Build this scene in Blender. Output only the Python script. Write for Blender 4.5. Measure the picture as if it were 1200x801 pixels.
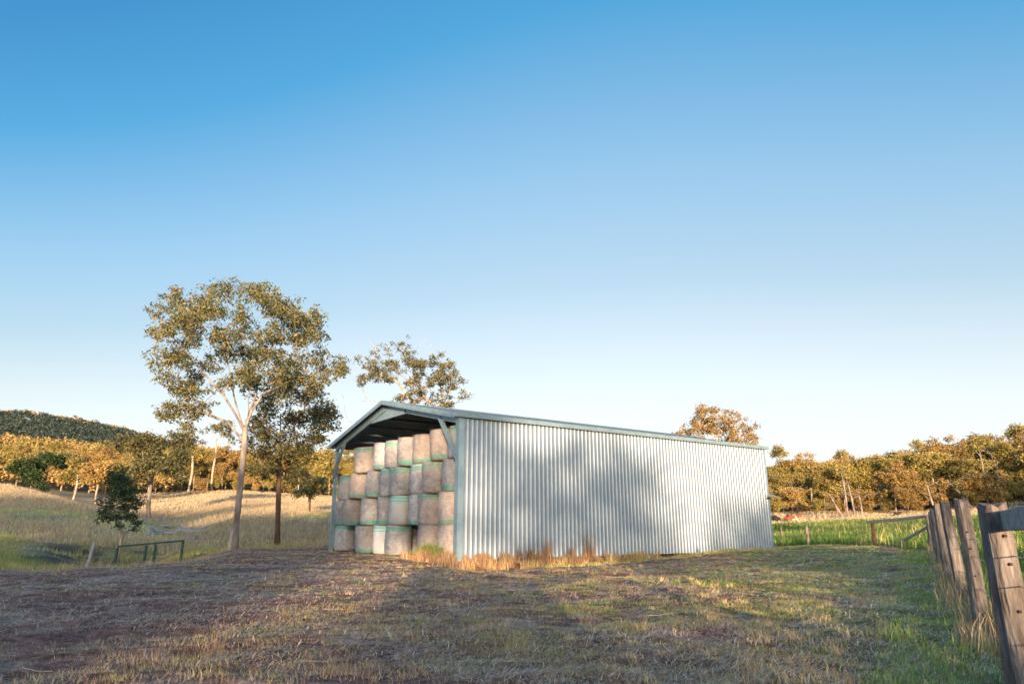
import bpy, math, random
import numpy as np
from mathutils import Vector, Matrix
R = math.radians
for o in list(bpy.data.objects):
    bpy.data.objects.remove(o)
SC = bpy.context.scene
COL = SC.collection

# ------------------------------------------------------------------ camera
FPX, PITCH, CZ = 777.0, 0.2712, 1.184
cd = bpy.data.cameras.new('camera')
cd.sensor_width = 36.0
cd.lens = FPX / 1200 * 36
cd.clip_start = 0.05
cd.clip_end = 20000
cd.dof.use_dof = True
cd.dof.focus_distance = 27.0
cd.dof.aperture_fstop = 4.5
cam = bpy.data.objects.new('camera', cd)
COL.objects.link(cam)
cam.location = (0, 0, CZ)
cam.rotation_euler = (math.pi / 2 + PITCH, 0, 0)
SC.camera = cam

# ------------------------------------------------------------------ light
SUN_EL = 5.0
SUN_AZ = 4.0            # degrees right of straight behind the camera
to_sun = Vector((math.sin(R(SUN_AZ)) * math.cos(R(SUN_EL)), -math.cos(R(SUN_AZ)) * math.cos(R(SUN_EL)), math.sin(R(SUN_EL))))
sd = bpy.data.lights.new('sun', 'SUN')
sd.energy = 3.1
sd.angle = R(0.9)
sd.color = (1.0, 0.68, 0.41)
sun = bpy.data.objects.new('sun', sd)
COL.objects.link(sun)
sun.rotation_euler = to_sun.to_track_quat('Z', 'Y').to_euler()
sun.location = (10, -40, 30)

W = bpy.data.worlds.new('World')
SC.world = W
W.use_nodes = True
nt = W.node_tree
bg = nt.nodes['Background']
sky = nt.nodes.new('ShaderNodeTexSky')
sky.sky_type = 'NISHITA'
sky.sun_disc = False
sky.sun_elevation = R(SUN_EL)
sky.sun_rotation = math.atan2(to_sun.x, to_sun.y)
sky.altitude = 0
sky.air_density = 1.0
sky.dust_density = 3.0
sky.ozone_density = 2.0
# evening haze low in the sky: paler towards the horizon all round
geo = nt.nodes.new('ShaderNodeTexCoord')
sep = nt.nodes.new('ShaderNodeSeparateXYZ')
nt.links.new(geo.outputs['Generated'], sep.inputs[0])
ramp = nt.nodes.new('ShaderNodeValToRGB')
e = ramp.color_ramp.elements
SKY = [(0.0, (.96, .98, 1.0)), (.05, (.94, .96, 1.0)), (.087, (.92, .94, .98)), (.174, (.83, .85, .87)), (.242, (.69, .73, .76)), (.342, (.45, .58, .66)), (.479, (.275, .49, .68)),
       (.664, (.03, .31, .60)), (.80, (.0, .21, .50)), (1.0, (.02, .19, .48))]
e[0].position, e[0].color = SKY[0][0], (*SKY[0][1], 1)
e[1].position, e[1].color = SKY[-1][0], (*SKY[-1][1], 1)
for p, c in SKY[1:-1]:
    n = e.new(p); n.color = (*c, 1)
# deeper blue towards the left of the view than the right, as a clear evening sky has it
def mth(op, a, b_):
    q = nt.nodes.new('ShaderNodeMath'); q.operation = op
    for k_, v_ in enumerate((a, b_)):
        if isinstance(v_, (int, float)): q.inputs[k_].default_value = v_
        else: nt.links.new(v_, q.inputs[k_])
    return q.outputs[0]
xc = mth('MAXIMUM', mth('MINIMUM', sep.outputs['X'], .65), -.65)
fac_ = mth('MULTIPLY', sep.outputs['Z'], mth('ADD', mth('ADD', mth('MULTIPLY', mth('MULTIPLY', xc, xc), .92), mth('MULTIPLY', xc, -.28)), 1.0))
nt.links.new(fac_, ramp.inputs[0])
mul = nt.nodes.new('ShaderNodeVectorMath'); mul.operation = 'SCALE'
nt.links.new(ramp.outputs[0], mul.inputs[0]); mul.inputs['Scale'].default_value = 2.0
sk2 = nt.nodes.new('ShaderNodeVectorMath'); sk2.operation = 'SCALE'; sk2.inputs['Scale'].default_value = .42
nt.links.new(sky.outputs[0], sk2.inputs[0])
mr_ = nt.nodes.new('ShaderNodeMapRange'); mr_.interpolation_type = 'SMOOTHSTEP'
for k_, v_ in (('From Min', -.95), ('From Max', .1), ('To Min', 1.15), ('To Max', .32)): mr_.inputs[k_].default_value = v_
nt.links.new(sep.outputs['Y'], mr_.inputs[0]); nt.links.new(mr_.outputs[0], sk2.inputs['Scale'])   # sun-side sky glow behind the camera boosted to brighten the ground; graded sky opposite
add = nt.nodes.new('ShaderNodeVectorMath'); add.operation = 'ADD'
nt.links.new(sk2.outputs[0], add.inputs[0]); nt.links.new(mul.outputs[0], add.inputs[1])
nt.links.new(add.outputs[0], bg.inputs['Color'])
bg.inputs['Strength'].default_value = 0.12
SC.cycles.filter_width = 1.6
SC.view_settings.view_transform = 'Standard'
SC.view_settings.look = 'None'
SC.view_settings.gamma = 1
SC.view_settings.exposure = 1.9
SC.view_settings.use_curve_mapping = False

# ------------------------------------------------------------------ helpers
def tag(o, label=None, cat=None, group=None, kind=None):
    if label: o['label'] = label
    if cat: o['category'] = cat
    if group: o['group'] = group
    if kind: o['kind'] = kind
    return o

def mesh_np(name, verts, faces_flat, sizes, mat, smooth=False):
    """numpy arrays -> mesh"""
    me = bpy.data.meshes.new(name)
    verts = np.asarray(verts, dtype=np.float32)
    faces_flat = np.asarray(faces_flat, dtype=np.int32)
    sizes = np.asarray(sizes, dtype=np.int32)
    me.vertices.add(len(verts)); me.vertices.foreach_set('co', verts.ravel())
    me.loops.add(len(faces_flat)); me.loops.foreach_set('vertex_index', faces_flat)
    me.polygons.add(len(sizes))
    me.polygons.foreach_set('loop_start', np.concatenate([[0], np.cumsum(sizes)[:-1]]).astype(np.int32))
    me.polygons.foreach_set('loop_total', sizes)
    if smooth: me.polygons.foreach_set('use_smooth', np.ones(len(sizes), dtype=bool))
    me.update(calc_edges=True)
    if mat: me.materials.append(mat)
    return me

def link(name, me, parent=None, loc=None):
    o = bpy.data.objects.new(name, me)
    COL.objects.link(o)
    if parent: o.parent = parent
    if loc is not None: o.location = loc
    return o

def empty(name, loc=(0, 0, 0), rz=0):
    o = bpy.data.objects.new(name, None)
    COL.objects.link(o); o.location = loc; o.rotation_euler = (0, 0, rz)
    o.empty_display_size = .3
    return o

def copy_tree(o, parent=None):
    c = o.copy(); COL.objects.link(c)
    if parent: c.parent = parent
    for ch in list(o.children): copy_tree(ch, c)
    return c

class MB:
    def __init__(s): s.v = []; s.f = []
    def add(s, vs, fs):
        n = len(s.v); s.v += [tuple(v) for v in vs]; s.f += [tuple(i + n for i in f) for f in fs]; return s
    def box(s, lo, hi):
        x0, y0, z0 = lo; x1, y1, z1 = hi
        return s.add([(x0,y0,z0),(x1,y0,z0),(x1,y1,z0),(x0,y1,z0),(x0,y0,z1),(x1,y0,z1),(x1,y1,z1),(x0,y1,z1)],
                     [(0,3,2,1),(4,5,6,7),(0,1,5,4),(1,2,6,5),(2,3,7,6),(3,0,4,7)])
    def extr(s, prof, p0, p1, up):
        """sweep closed 2D profile (right, up) from p0 to p1"""
        p0, p1, up = Vector(p0), Vector(p1), Vector(up)
        d = (p1 - p0).normalized(); r = d.cross(up).normalized(); u = r.cross(d)
        n = len(prof)
        vs = [p + r * a + u * b for p in (p0, p1) for a, b in prof]
        fs = [(i, (i + 1) % n, n + (i + 1) % n, n + i) for i in range(n)]
        fs += [tuple(range(n))[::-1], tuple(range(n, 2 * n))]
        return s.add(vs, fs)
    def tube(s, pts, rad, k=8, cap=True):
        pts = [Vector(p) for p in pts]
        if not hasattr(rad, '__len__'): rad = [rad] * len(pts)
        vs = []; prev = None
        for i, p in enumerate(pts):
            t = (pts[min(i + 1, len(pts) - 1)] - pts[max(i - 1, 0)]).normalized()
            a = Vector((1, 0, 0)) if abs(t.x) < .8 else Vector((0, 1, 0))
            if prev is not None: a = prev
            r = (a - t * a.dot(t)).normalized(); prev = r; u = t.cross(r)
            for j in range(k):
                an = 2 * math.pi * j / k
                vs.append(p + (r * math.cos(an) + u * math.sin(an)) * rad[i])
        fs = [(i * k + j, i * k + (j + 1) % k, (i + 1) * k + (j + 1) % k, (i + 1) * k + j) for i in range(len(pts) - 1) for j in range(k)]
        if cap: fs += [tuple(range(k))[::-1], tuple(range((len(pts) - 1) * k, len(pts) * k))]
        return s.add(vs, fs)
    def mesh(s, name, mat, smooth=False):
        me = bpy.data.meshes.new(name); me.from_pydata(s.v, [], s.f)
        if mat: me.materials.append(mat)
        if smooth:
            for p in me.polygons: p.use_smooth = True
        me.update(); return me
    def build(s, name, mat, parent=None, smooth=False):
        return link(name, s.mesh(name, mat, smooth), parent)

# numpy value noise
def vnoise(x, y, seed=0):
    xi = np.floor(x).astype(np.int64); yi = np.floor(y).astype(np.int64)
    fx = x - xi; fy = y - yi
    fx = fx * fx * (3 - 2 * fx); fy = fy * fy * (3 - 2 * fy)
    def h(a, b):
        n = (a * 374761393 + b * 668265263 + seed * 974711) & 0x7fffffff
        n = ((n ^ (n >> 13)) * 1274126177) & 0x7fffffff
        n = n ^ (n >> 16)
        return (n % 100003) / 100003.0
    return (h(xi, yi) * (1 - fx) + h(xi + 1, yi) * fx) * (1 - fy) + (h(xi, yi + 1) * (1 - fx) + h(xi + 1, yi + 1) * fx) * fy
def fbm(x, y, s, seed=0, o=4):
    t = 0; a = .5
    for i in range(o):
        t = t + a * vnoise(x / s, y / s, seed + i * 7); s /= 2.03; a /= 2
    return t / (1 - .5 ** o)
def sstep(a, b, x):
    t = np.clip((x - a) / (b - a), 0, 1); return t * t * (3 - 2 * t)

def row2z(row, y): return CZ + y * math.tan(PITCH - math.atan((row - 400.5) / FPX))
def pix(px, row, y):
    """a point at forward distance y seen in the direction of a measured photo position"""
    z = row2z(row, y)
    depth = y * math.cos(PITCH) + (z - CZ) * math.sin(PITCH)
    return Vector(((px - 600) / FPX * depth, y, z))

# ------------------------------------------------------------------ materials
def newmat(name):
    m = bpy.data.materials.new(name); m.use_nodes = True
    n = m.node_tree; b = n.nodes['Principled BSDF']
    return m, n, b
def N(n, t, **kw):
    x = n.nodes.new(t)
    for k, v in kw.items():
        if k in x.inputs: x.inputs[k].default_value = v
        else: setattr(x, k, v)
    return x
def ramp_node(n, fac, stops):
    r = n.nodes.new('ShaderNodeValToRGB'); e = r.color_ramp.elements
    e[0].position, e[0].color = stops[0][0], (*stops[0][1], 1)
    e[1].position, e[1].color = stops[-1][0], (*stops[-1][1], 1)
    for p, c in stops[1:-1]:
        q = e.new(p); q.color = (*c, 1)
    n.links.new(fac, r.inputs[0]); return r
def noise_mat(name, stops, scale=4, detail=5, rough=.8, bump=.3, bscale=30, metallic=0, stretch=(1, 1, 1), coord='Object', spec=.3, bdist=.02):
    m, n, b = newmat(name)
    tc = N(n, 'ShaderNodeTexCoord'); mp = N(n, 'ShaderNodeMapping'); mp.inputs['Scale'].default_value = stretch
    n.links.new(tc.outputs[coord], mp.inputs[0])
    nz = N(n, 'ShaderNodeTexNoise', Scale=scale, Detail=detail, Roughness=.65); n.links.new(mp.outputs[0], nz.inputs['Vector'])
    r = ramp_node(n, nz.outputs[0], stops); n.links.new(r.outputs[0], b.inputs['Base Color'])
    nb = N(n, 'ShaderNodeTexNoise', Scale=bscale, Detail=4); n.links.new(mp.outputs[0], nb.inputs['Vector'])
    bp = N(n, 'ShaderNodeBump', Strength=bump, Distance=bdist); n.links.new(nb.outputs[0], bp.inputs['Height'])
    n.links.new(bp.outputs[0], b.inputs['Normal'])
    b.inputs['Roughness'].default_value = rough; b.inputs['Metallic'].default_value = metallic
    b.inputs['Specular IOR Level'].default_value = spec
    return m

def leaf_mat(name, stops, trans=.16, rough=.5):
    m, n, b = newmat(name)
    g = N(n, 'ShaderNodeNewGeometry'); r = ramp_node(n, g.outputs['Random Per Island'], stops)
    tc = N(n, 'ShaderNodeTexCoord'); nz = N(n, 'ShaderNodeTexNoise', Scale=.7, Detail=2); n.links.new(tc.outputs['Object'], nz.inputs['Vector'])
    oi = N(n, 'ShaderNodeObjectInfo')
    ad = N(n, 'ShaderNodeMath', operation='ADD'); n.links.new(nz.outputs[0], ad.inputs[0]); n.links.new(oi.outputs['Random'], ad.inputs[1])
    mr = N(n, 'ShaderNodeMapRange'); n.links.new(ad.outputs[0], mr.inputs[0])
    mr.inputs['From Min'].default_value = .3; mr.inputs['From Max'].default_value = 1.7
    mr.inputs['To Min'].default_value = .7; mr.inputs['To Max'].default_value = 1.35
    hs = N(n, 'ShaderNodeHueSaturation'); n.links.new(r.outputs[0], hs.inputs['Color']); n.links.new(mr.outputs[0], hs.inputs['Value'])
    n.links.new(hs.outputs[0], b.inputs['Base Color'])
    b.inputs['Roughness'].default_value = rough; b.inputs['Specular IOR Level'].default_value = .35
    t = N(n, 'ShaderNodeBsdfTranslucent'); n.links.new(hs.outputs[0], t.inputs[0])
    mx = N(n, 'ShaderNodeMixShader'); mx.inputs[0].default_value = trans
    n.links.new(b.outputs[0], mx.inputs[1]); n.links.new(t.outputs[0], mx.inputs[2])
    n.links.new(mx.outputs[0], n.nodes['Material Output'].inputs[0])
    return m

M = {}
M['leaf_gum'] = leaf_mat('leaf_gum', [(0, (.04, .06, .025)), (.5, (.105, .115, .045)), (1, (.22, .165, .075))])
M['leaf_olive'] = leaf_mat('leaf_olive', [(0, (.12, .11, .03)), (.5, (.25, .21, .06)), (1, (.38, .29, .09))])
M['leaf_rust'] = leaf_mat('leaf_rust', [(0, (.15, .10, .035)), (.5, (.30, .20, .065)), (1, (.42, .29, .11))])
M['leaf_dark'] = leaf_mat('leaf_dark', [(0, (.015, .035, .012)), (.5, (.03, .06, .02)), (1, (.06, .085, .03))])
M['leaf_ridge_shade'] = leaf_mat('leaf_ridge_shade', [(0, (.018, .035, .03)), (.5, (.03, .05, .042)), (1, (.055, .07, .05))])  # hill shade over the far ridge is put into this dark leaf colour
M['bark_pale'] = noise_mat('bark_pale', [(.3, (.16, .12, .09)), (.5, (.36, .30, .24)), (.7, (.5, .44, .36))], 3, stretch=(1, 1, .3), bump=.5, bscale=12)
M['bark_gum'] = noise_mat('bark_gum', [(.34, (.08, .065, .06)), (.47, (.20, .17, .155)), (.62, (.34, .30, .27))], 2.2, stretch=(1.4, 1.4, .35), bump=.7, bscale=14)
M['bark_dark'] = noise_mat('bark_dark', [(.3, (.035, .022, .018)), (.5, (.09, .055, .04)), (.7, (.14, .085, .06))], 6, stretch=(1, 1, .25), bump=.9, bscale=14)
M['steel_blue'] = noise_mat('steel_blue', [(.3, (.17, .27, .34)), (.6, (.23, .34, .42)), (.8, (.29, .40, .47))], 2.5, rough=.38, metallic=.25, bump=.04, spec=.5)
M['roof'] = noise_mat('roof', [(.3, (.10, .14, .17)), (.7, (.15, .20, .23))], 2, rough=.5, metallic=.2, bump=.04)
M['timber'] = noise_mat('timber', [(.28, (.03, .026, .024)), (.42, (.115, .095, .085)), (.55, (.18, .16, .15)), (.72, (.31, .29, .28))], 7, 9, stretch=(3, 3, .5), bump=1.0, bscale=16, rough=.9)
M['timber_grey'] = noise_mat('timber_grey', [(.25, (.12, .12, .12)), (.5, (.27, .265, .26)), (.8, (.4, .4, .4))], 7, 8, stretch=(3, .4, 3), bump=.3, bscale=20, rough=.85)
M['timber_red'] = noise_mat('timber_red', [(.25, (.12, .05, .03)), (.5, (.28, .13, .08)), (.8, (.38, .22, .15))], 7, 6, stretch=(2, 2, .5), bump=.6, bscale=20, rough=.9)
M['wire'] = noise_mat('wire', [(.3, (.28, .28, .28)), (.7, (.45, .45, .45))], 20, rough=.45, metallic=.8, bump=0)
M['green_paint'] = noise_mat('green_paint', [(.3, (.012, .045, .04)), (.7, (.022, .075, .065))], 8, rough=.5, bump=.1)
M['iron'] = noise_mat('iron', [(.3, (.02, .016, .014)), (.7, (.06, .045, .04))], 20, rough=.7, metallic=.4, bump=.2)
M['stone'] = noise_mat('stone', [(.3, (.12, .13, .15)), (.7, (.32, .34, .38))], 4, rough=.85, bump=.6, bscale=9)

# zincalume cladding: spangled, a little dusty
m, n, b = newmat('zincalume')
tc = N(n, 'ShaderNodeTexCoord'); nz = N(n, 'ShaderNodeTexNoise', Scale=1.1, Detail=6, Roughness=.6); n.links.new(tc.outputs['Object'], nz.inputs['Vector'])
r = ramp_node(n, nz.outputs[0], [(.3, (.20, .275, .365)), (.5, (.24, .31, .395)), (.7, (.275, .34, .42))])
n.links.new(r.outputs[0], b.inputs['Base Color'])
mp = N(n, 'ShaderNodeMapping'); mp.inputs['Scale'].default_value = (1, 1, .5); n.links.new(tc.outputs['Object'], mp.inputs[0])
n2 = N(n, 'ShaderNodeTexNoise', Scale=3, Detail=5); n.links.new(mp.outputs[0], n2.inputs['Vector'])
rr = N(n, 'ShaderNodeMapRange'); n.links.new(n2.outputs[0], rr.inputs[0]); rr.inputs['To Min'].default_value = .48; rr.inputs['To Max'].default_value = .56
n.links.new(rr.outputs[0], b.inputs['Roughness'])
b.inputs['Metallic'].default_value = .5
b.inputs['Specular IOR Level'].default_value = .5
M['zinc'] = m

# hay under netting: z runs 0..1.17; bands of green net near one end
def bale_mat(name, cols, band, bandcol, z0s):
    m, n, b = newmat(name)
    tc = N(n, 'ShaderNodeTexCoord'); oi = N(n, 'ShaderNodeObjectInfo')
    av = N(n, 'ShaderNodeVectorMath', operation='ADD'); n.links.new(tc.outputs['Object'], av.inputs[0])
    sc = N(n, 'ShaderNodeVectorMath', operation='SCALE'); sc.inputs['Scale'].default_value = 37
    cb = N(n, 'ShaderNodeCombineXYZ'); n.links.new(oi.outputs['Random'], cb.inputs[0]); n.links.new(oi.outputs['Random'], cb.inputs[1])
    n.links.new(cb.outputs[0], sc.inputs[0]); n.links.new(sc.outputs[0], av.inputs[1])
    nz = N(n, 'ShaderNodeTexNoise', Scale=2.6, Detail=9, Roughness=.75, Distortion=.6); n.links.new(av.outputs[0], nz.inputs['Vector'])
    mp = N(n, 'ShaderNodeMapping'); mp.inputs['Scale'].default_value = (1, 1, 7); n.links.new(av.outputs[0], mp.inputs[0])
    n3 = N(n, 'ShaderNodeTexNoise', Scale=5, Detail=8, Roughness=.8, Distortion=1.2); n.links.new(mp.outputs[0], n3.inputs['Vector'])
    ad = N(n, 'ShaderNodeMix'); ad.inputs[0].default_value = .45; n.links.new(nz.outputs[0], ad.inputs[2]); n.links.new(n3.outputs[0], ad.inputs[3])
    r = ramp_node(n, ad.outputs[0], cols)
    hs = N(n, 'ShaderNodeHueSaturation'); n.links.new(r.outputs[0], hs.inputs['Color'])
    mv = N(n, 'ShaderNodeMapRange'); n.links.new(oi.outputs['Random'], mv.inputs[0]); mv.inputs['To Min'].default_value = .78; mv.inputs['To Max'].default_value = 1.2
    n.links.new(mv.outputs[0], hs.inputs['Value'])
    sp = N(n, 'ShaderNodeSeparateXYZ'); n.links.new(tc.outputs['Object'], sp.inputs[0])
    wob = N(n, 'ShaderNodeTexNoise', Scale=3); n.links.new(av.outputs[0], wob.inputs['Vector'])
    zz = N(n, 'ShaderNodeMath', operation='MULTIPLY_ADD'); n.links.new(wob.outputs[0], zz.inputs[0]); zz.inputs[1].default_value = .05; n.links.new(sp.outputs[2], zz.inputs[2])
    tot = None
    for z0, hw in z0s:
        s = N(n, 'ShaderNodeMath', operation='SUBTRACT'); n.links.new(zz.outputs[0], s.inputs[0]); s.inputs[1].default_value = z0 + .025
        a = N(n, 'ShaderNodeMath', operation='ABSOLUTE'); n.links.new(s.outputs[0], a.inputs[0])
        l = N(n, 'ShaderNodeMath', operation='LESS_THAN'); n.links.new(a.outputs[0], l.inputs[0]); l.inputs[1].default_value = hw
        if tot is None: tot = l
        else:
            q = N(n, 'ShaderNodeMath', operation='MAXIMUM'); n.links.new(tot.outputs[0], q.inputs[0]); n.links.new(l.outputs[0], q.inputs[1]); tot = q
    # bands broken up where hay pokes through
    br = N(n, 'ShaderNodeMapRange'); n.links.new(n3.outputs[0], br.inputs[0]); br.inputs['From Min'].default_value = .35; br.inputs['From Max'].default_value = .6
    br.inputs['To Min'].default_value = band; br.inputs['To Max'].default_value = band * .45
    q = N(n, 'ShaderNodeMath', operation='MULTIPLY'); n.links.new(tot.outputs[0], q.inputs[0]); n.links.new(br.outputs[0], q.inputs[1])
    mx = N(n, 'ShaderNodeMix', data_type='RGBA'); n.links.new(q.outputs[0], mx.inputs[0]); n.links.new(hs.outputs[0], mx.inputs[6]); mx.inputs[7].default_value = (*bandcol, 1)
    n.links.new(mx.outputs[2], b.inputs['Base Color'])
    bp = N(n, 'ShaderNodeBump', Strength=1, Distance=.06); n.links.new(ad.outputs[0], bp.inputs['Height']); n.links.new(bp.outputs[0], b.inputs['Normal'])
    b.inputs['Roughness'].default_value = .7; b.inputs['Specular IOR Level'].default_value = .25
    return m
GREY = [(.32, (.065, .065, .072)), (.42, (.235, .24, .265)), (.52, (.38, .385, .41)), (.66, (.58, .585, .60))]
TAN = [(.32, (.09, .072, .07)), (.42, (.28, .245, .24)), (.52, (.41, .37, .355)), (.66, (.59, .55, .53))]
WHT = [(.25, (.30, .31, .33)), (.45, (.48, .50, .52)), (.8, (.68, .7, .7))]
BC = (.02, .38, .29); BT = (.0, .55, .46)
LOW = [(.14, .045), (.06, .02)]; HIGH = [(1.04, .05), (.94, .02)]
M['bale_grey_low'] = bale_mat('bale_grey_low', GREY, .95, BC, LOW)
M['bale_grey_high'] = bale_mat('bale_grey_high', GREY, .95, BC, HIGH)
M['bale_tan_low'] = bale_mat('bale_tan_low', TAN, .85, BC, LOW)
M['bale_tan_high'] = bale_mat('bale_tan_high', TAN, .85, BC, HIGH)
M['bale_white_high'] = bale_mat('bale_white_high', WHT, .95, BT, [(1.06, .045), (.93, .03)])
M['bale_plain'] = bale_mat('bale_plain', GREY, .1, BC, LOW)

# ------------------------------------------------------------------ terrain
TC = {
 0:    [(18,0.),(20,0.),(24,-.45),(30,-.4),(36,-.1),(45,632),(55,614),(68,594),(80,578),(88,571),(96,567),(110,569),(130,570),(160,568),(200,562),(280,545),(350,534),(450,534),(600,515),(900,489),(1300,505)],
 60:   [(18,0.),(20,0.),(24,-.5),(31,-.7),(38,-.3),(46,636),(57,616),(68,600),(78,588),(86,582),(100,584),(115,581),(130,578),(160,573),(220,562),(350,540),(450,540),(600,522),(900,497),(1300,515)],
 120:  [(20,0.),(22,0.),(26,-.6),(32,-1.1),(40,-.9),(48,630),(60,612),(72,601),(80,598),(95,602),(115,594),(130,585),(160,577),(220,565),(350,546),(450,546),(600,533),(900,508),(1300,520)],
 200:  [(22,0.),(24,0.),(28,-.5),(34,-.9),(42,-.7),(50,634),(62,624),(72,620),(85,612),(100,598),(120,588),(160,577),(220,568),(350,555),(600,548),(900,530),(1300,540)],
 280:  [(32,0.),(38,0.),(41,-.3),(47,-.35),(53,620),(59,609),(66,600),(85,592),(110,584),(160,575),(220,568),(350,560),(600,555),(900,548),(1300,550)],
 380:  [(36,0.),(42,-.1),(48,-.2),(55,622),(61,611),(69,601),(90,594),(120,589),(160,582),(220,575),(350,565),(900,555),(1300,555)],
 540:  [(40,0.),(60,620),(100,606),(160,592),(350,575),(900,565),(1300,565)],
 900:  [(36,0.),(43,-.1),(60,628),(80,616),(100,609),(120,602),(140,598),(200,588),(350,575),(900,565),(1300,565)],
 1022: [(18,.0),(26,.2),(32,.36),(45,.45),(60,622),(80,612),(100,606),(120,600),(150,596),(200,582),(350,560),(900,555),(1300,555)],
 1100: [(10,.0),(20,.15),(30,.4),(45,.7),(60,616),(80,608),(100,602),(120,597),(150,590),(200,575),(350,550),(900,550),(1300,550)],
 1200: [(8,.0),(20,.2),(30,.45),(45,.9),(60,612),(80,604),(100,596),(120,588),(150,582),(200,568),(350,545),(900,545),(1300,545)],
}
TY = np.concatenate([np.arange(0, 60, 2), np.arange(60, 200, 5), np.arange(200, 1400, 25), [6000]]).astype(float)
tcols = sorted(TC); ZT = []
for c in tcols:
    ys = [0.] + [p[0] for p in TC[c]]; zs = [0.] + [p[1] if abs(p[1]) < 5 else row2z(p[1], p[0]) for p in TC[c]]
    ys.append(6000.); zs.append(zs[-1])
    ZT.append(np.interp(TY, ys, zs))
ZT = np.array(ZT)
k = np.array([1, 2, 1]) / 4.
for _ in range(2):
    Z2 = ZT.copy(); Z2[:, 1:-1] = ZT[:, :-2] * k[0] + ZT[:, 1:-1] * k[1] + ZT[:, 2:] * k[2]; ZT = Z2
tcols = np.array(tcols, float)
SH_C = np.array([-1.98, 24.68]); YAW = .6152
A2 = np.array([math.cos(YAW), math.sin(YAW)]); B2 = np.array([-math.sin(YAW), math.cos(YAW)])
SH_W, SH_L, SH_H, SH_R = 12.64, 18.78, 5.2, 1.40
def shed_uv(x, y):
    dx, dy = x - SH_C[0], y - SH_C[1]
    return dx * A2[0] + dy * A2[1], dx * B2[0] + dy * B2[1]
def hgt(x, y, micro=True):
    x = np.asarray(x, float); y = np.asarray(y, float)
    yy = np.maximum(y, 1.0)
    col = np.clip(600 + x / yy * 807, 0, 1200)
    ci = np.clip(np.searchsorted(tcols, col, 'right') - 1, 0, len(tcols) - 2)
    t = (col - tcols[ci]) / (tcols[ci + 1] - tcols[ci]); t = np.clip(t, 0, 1)
    yi = np.clip(np.searchsorted(TY, yy, 'right') - 1, 0, len(TY) - 2)
    s = np.clip((yy - TY[yi]) / (TY[yi + 1] - TY[yi]), 0, 1)
    z = (ZT[ci, yi] * (1 - s) + ZT[ci, yi + 1] * s) * (1 - t) + (ZT[ci + 1, yi] * (1 - s) + ZT[ci + 1, yi + 1] * s) * t
    z = np.where(y < 1, 0, z)
    u, v = shed_uv(x, y)
    ins = sstep(-1.5, 0, u) * sstep(-1.0, 0, v) * sstep(SH_L + 1.5, SH_L, u) * sstep(SH_W + 1, SH_W, v)
    z = z * (1 - ins)
    # shallow scour along the long wall, growing towards its middle
    z = z - .20 * sstep(.3, 5, u) * sstep(SH_L + .5, SH_L - 4, u) * np.exp(-((v + .15) / .5) ** 2)
    # the pad under the shed stands proud of the yard along the near part of the wall
    z = z - .34 * sstep(.05, .9, -v) * sstep(12, 4, -v) * sstep(-2.6, .3, u) * sstep(17, 5, u)
    if micro:
        far = sstep(8, 60, y)
        z = z + (fbm(x, y, 9., 3, 3) - .5) * (.22 + .6 * far) * (1 - ins)
        near = sstep(70, 25, y)
        z = z + (fbm(x, y, 1.1, 11, 4) - .5) * .13 * near * (1 - .9 * ins)
        z = z + (fbm(x, y, .28, 17, 3) - .5) * .085 * sstep(32, 14, y) * (1 - ins)
        z = z - .04 * sstep(.5, .0, np.abs(fbm(x, y, 14., 31, 2) - .5) * 20) * near * (1 - ins)
    return z
def hz(x, y): return float(hgt(np.array([x]), np.array([y]))[0])

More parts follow.
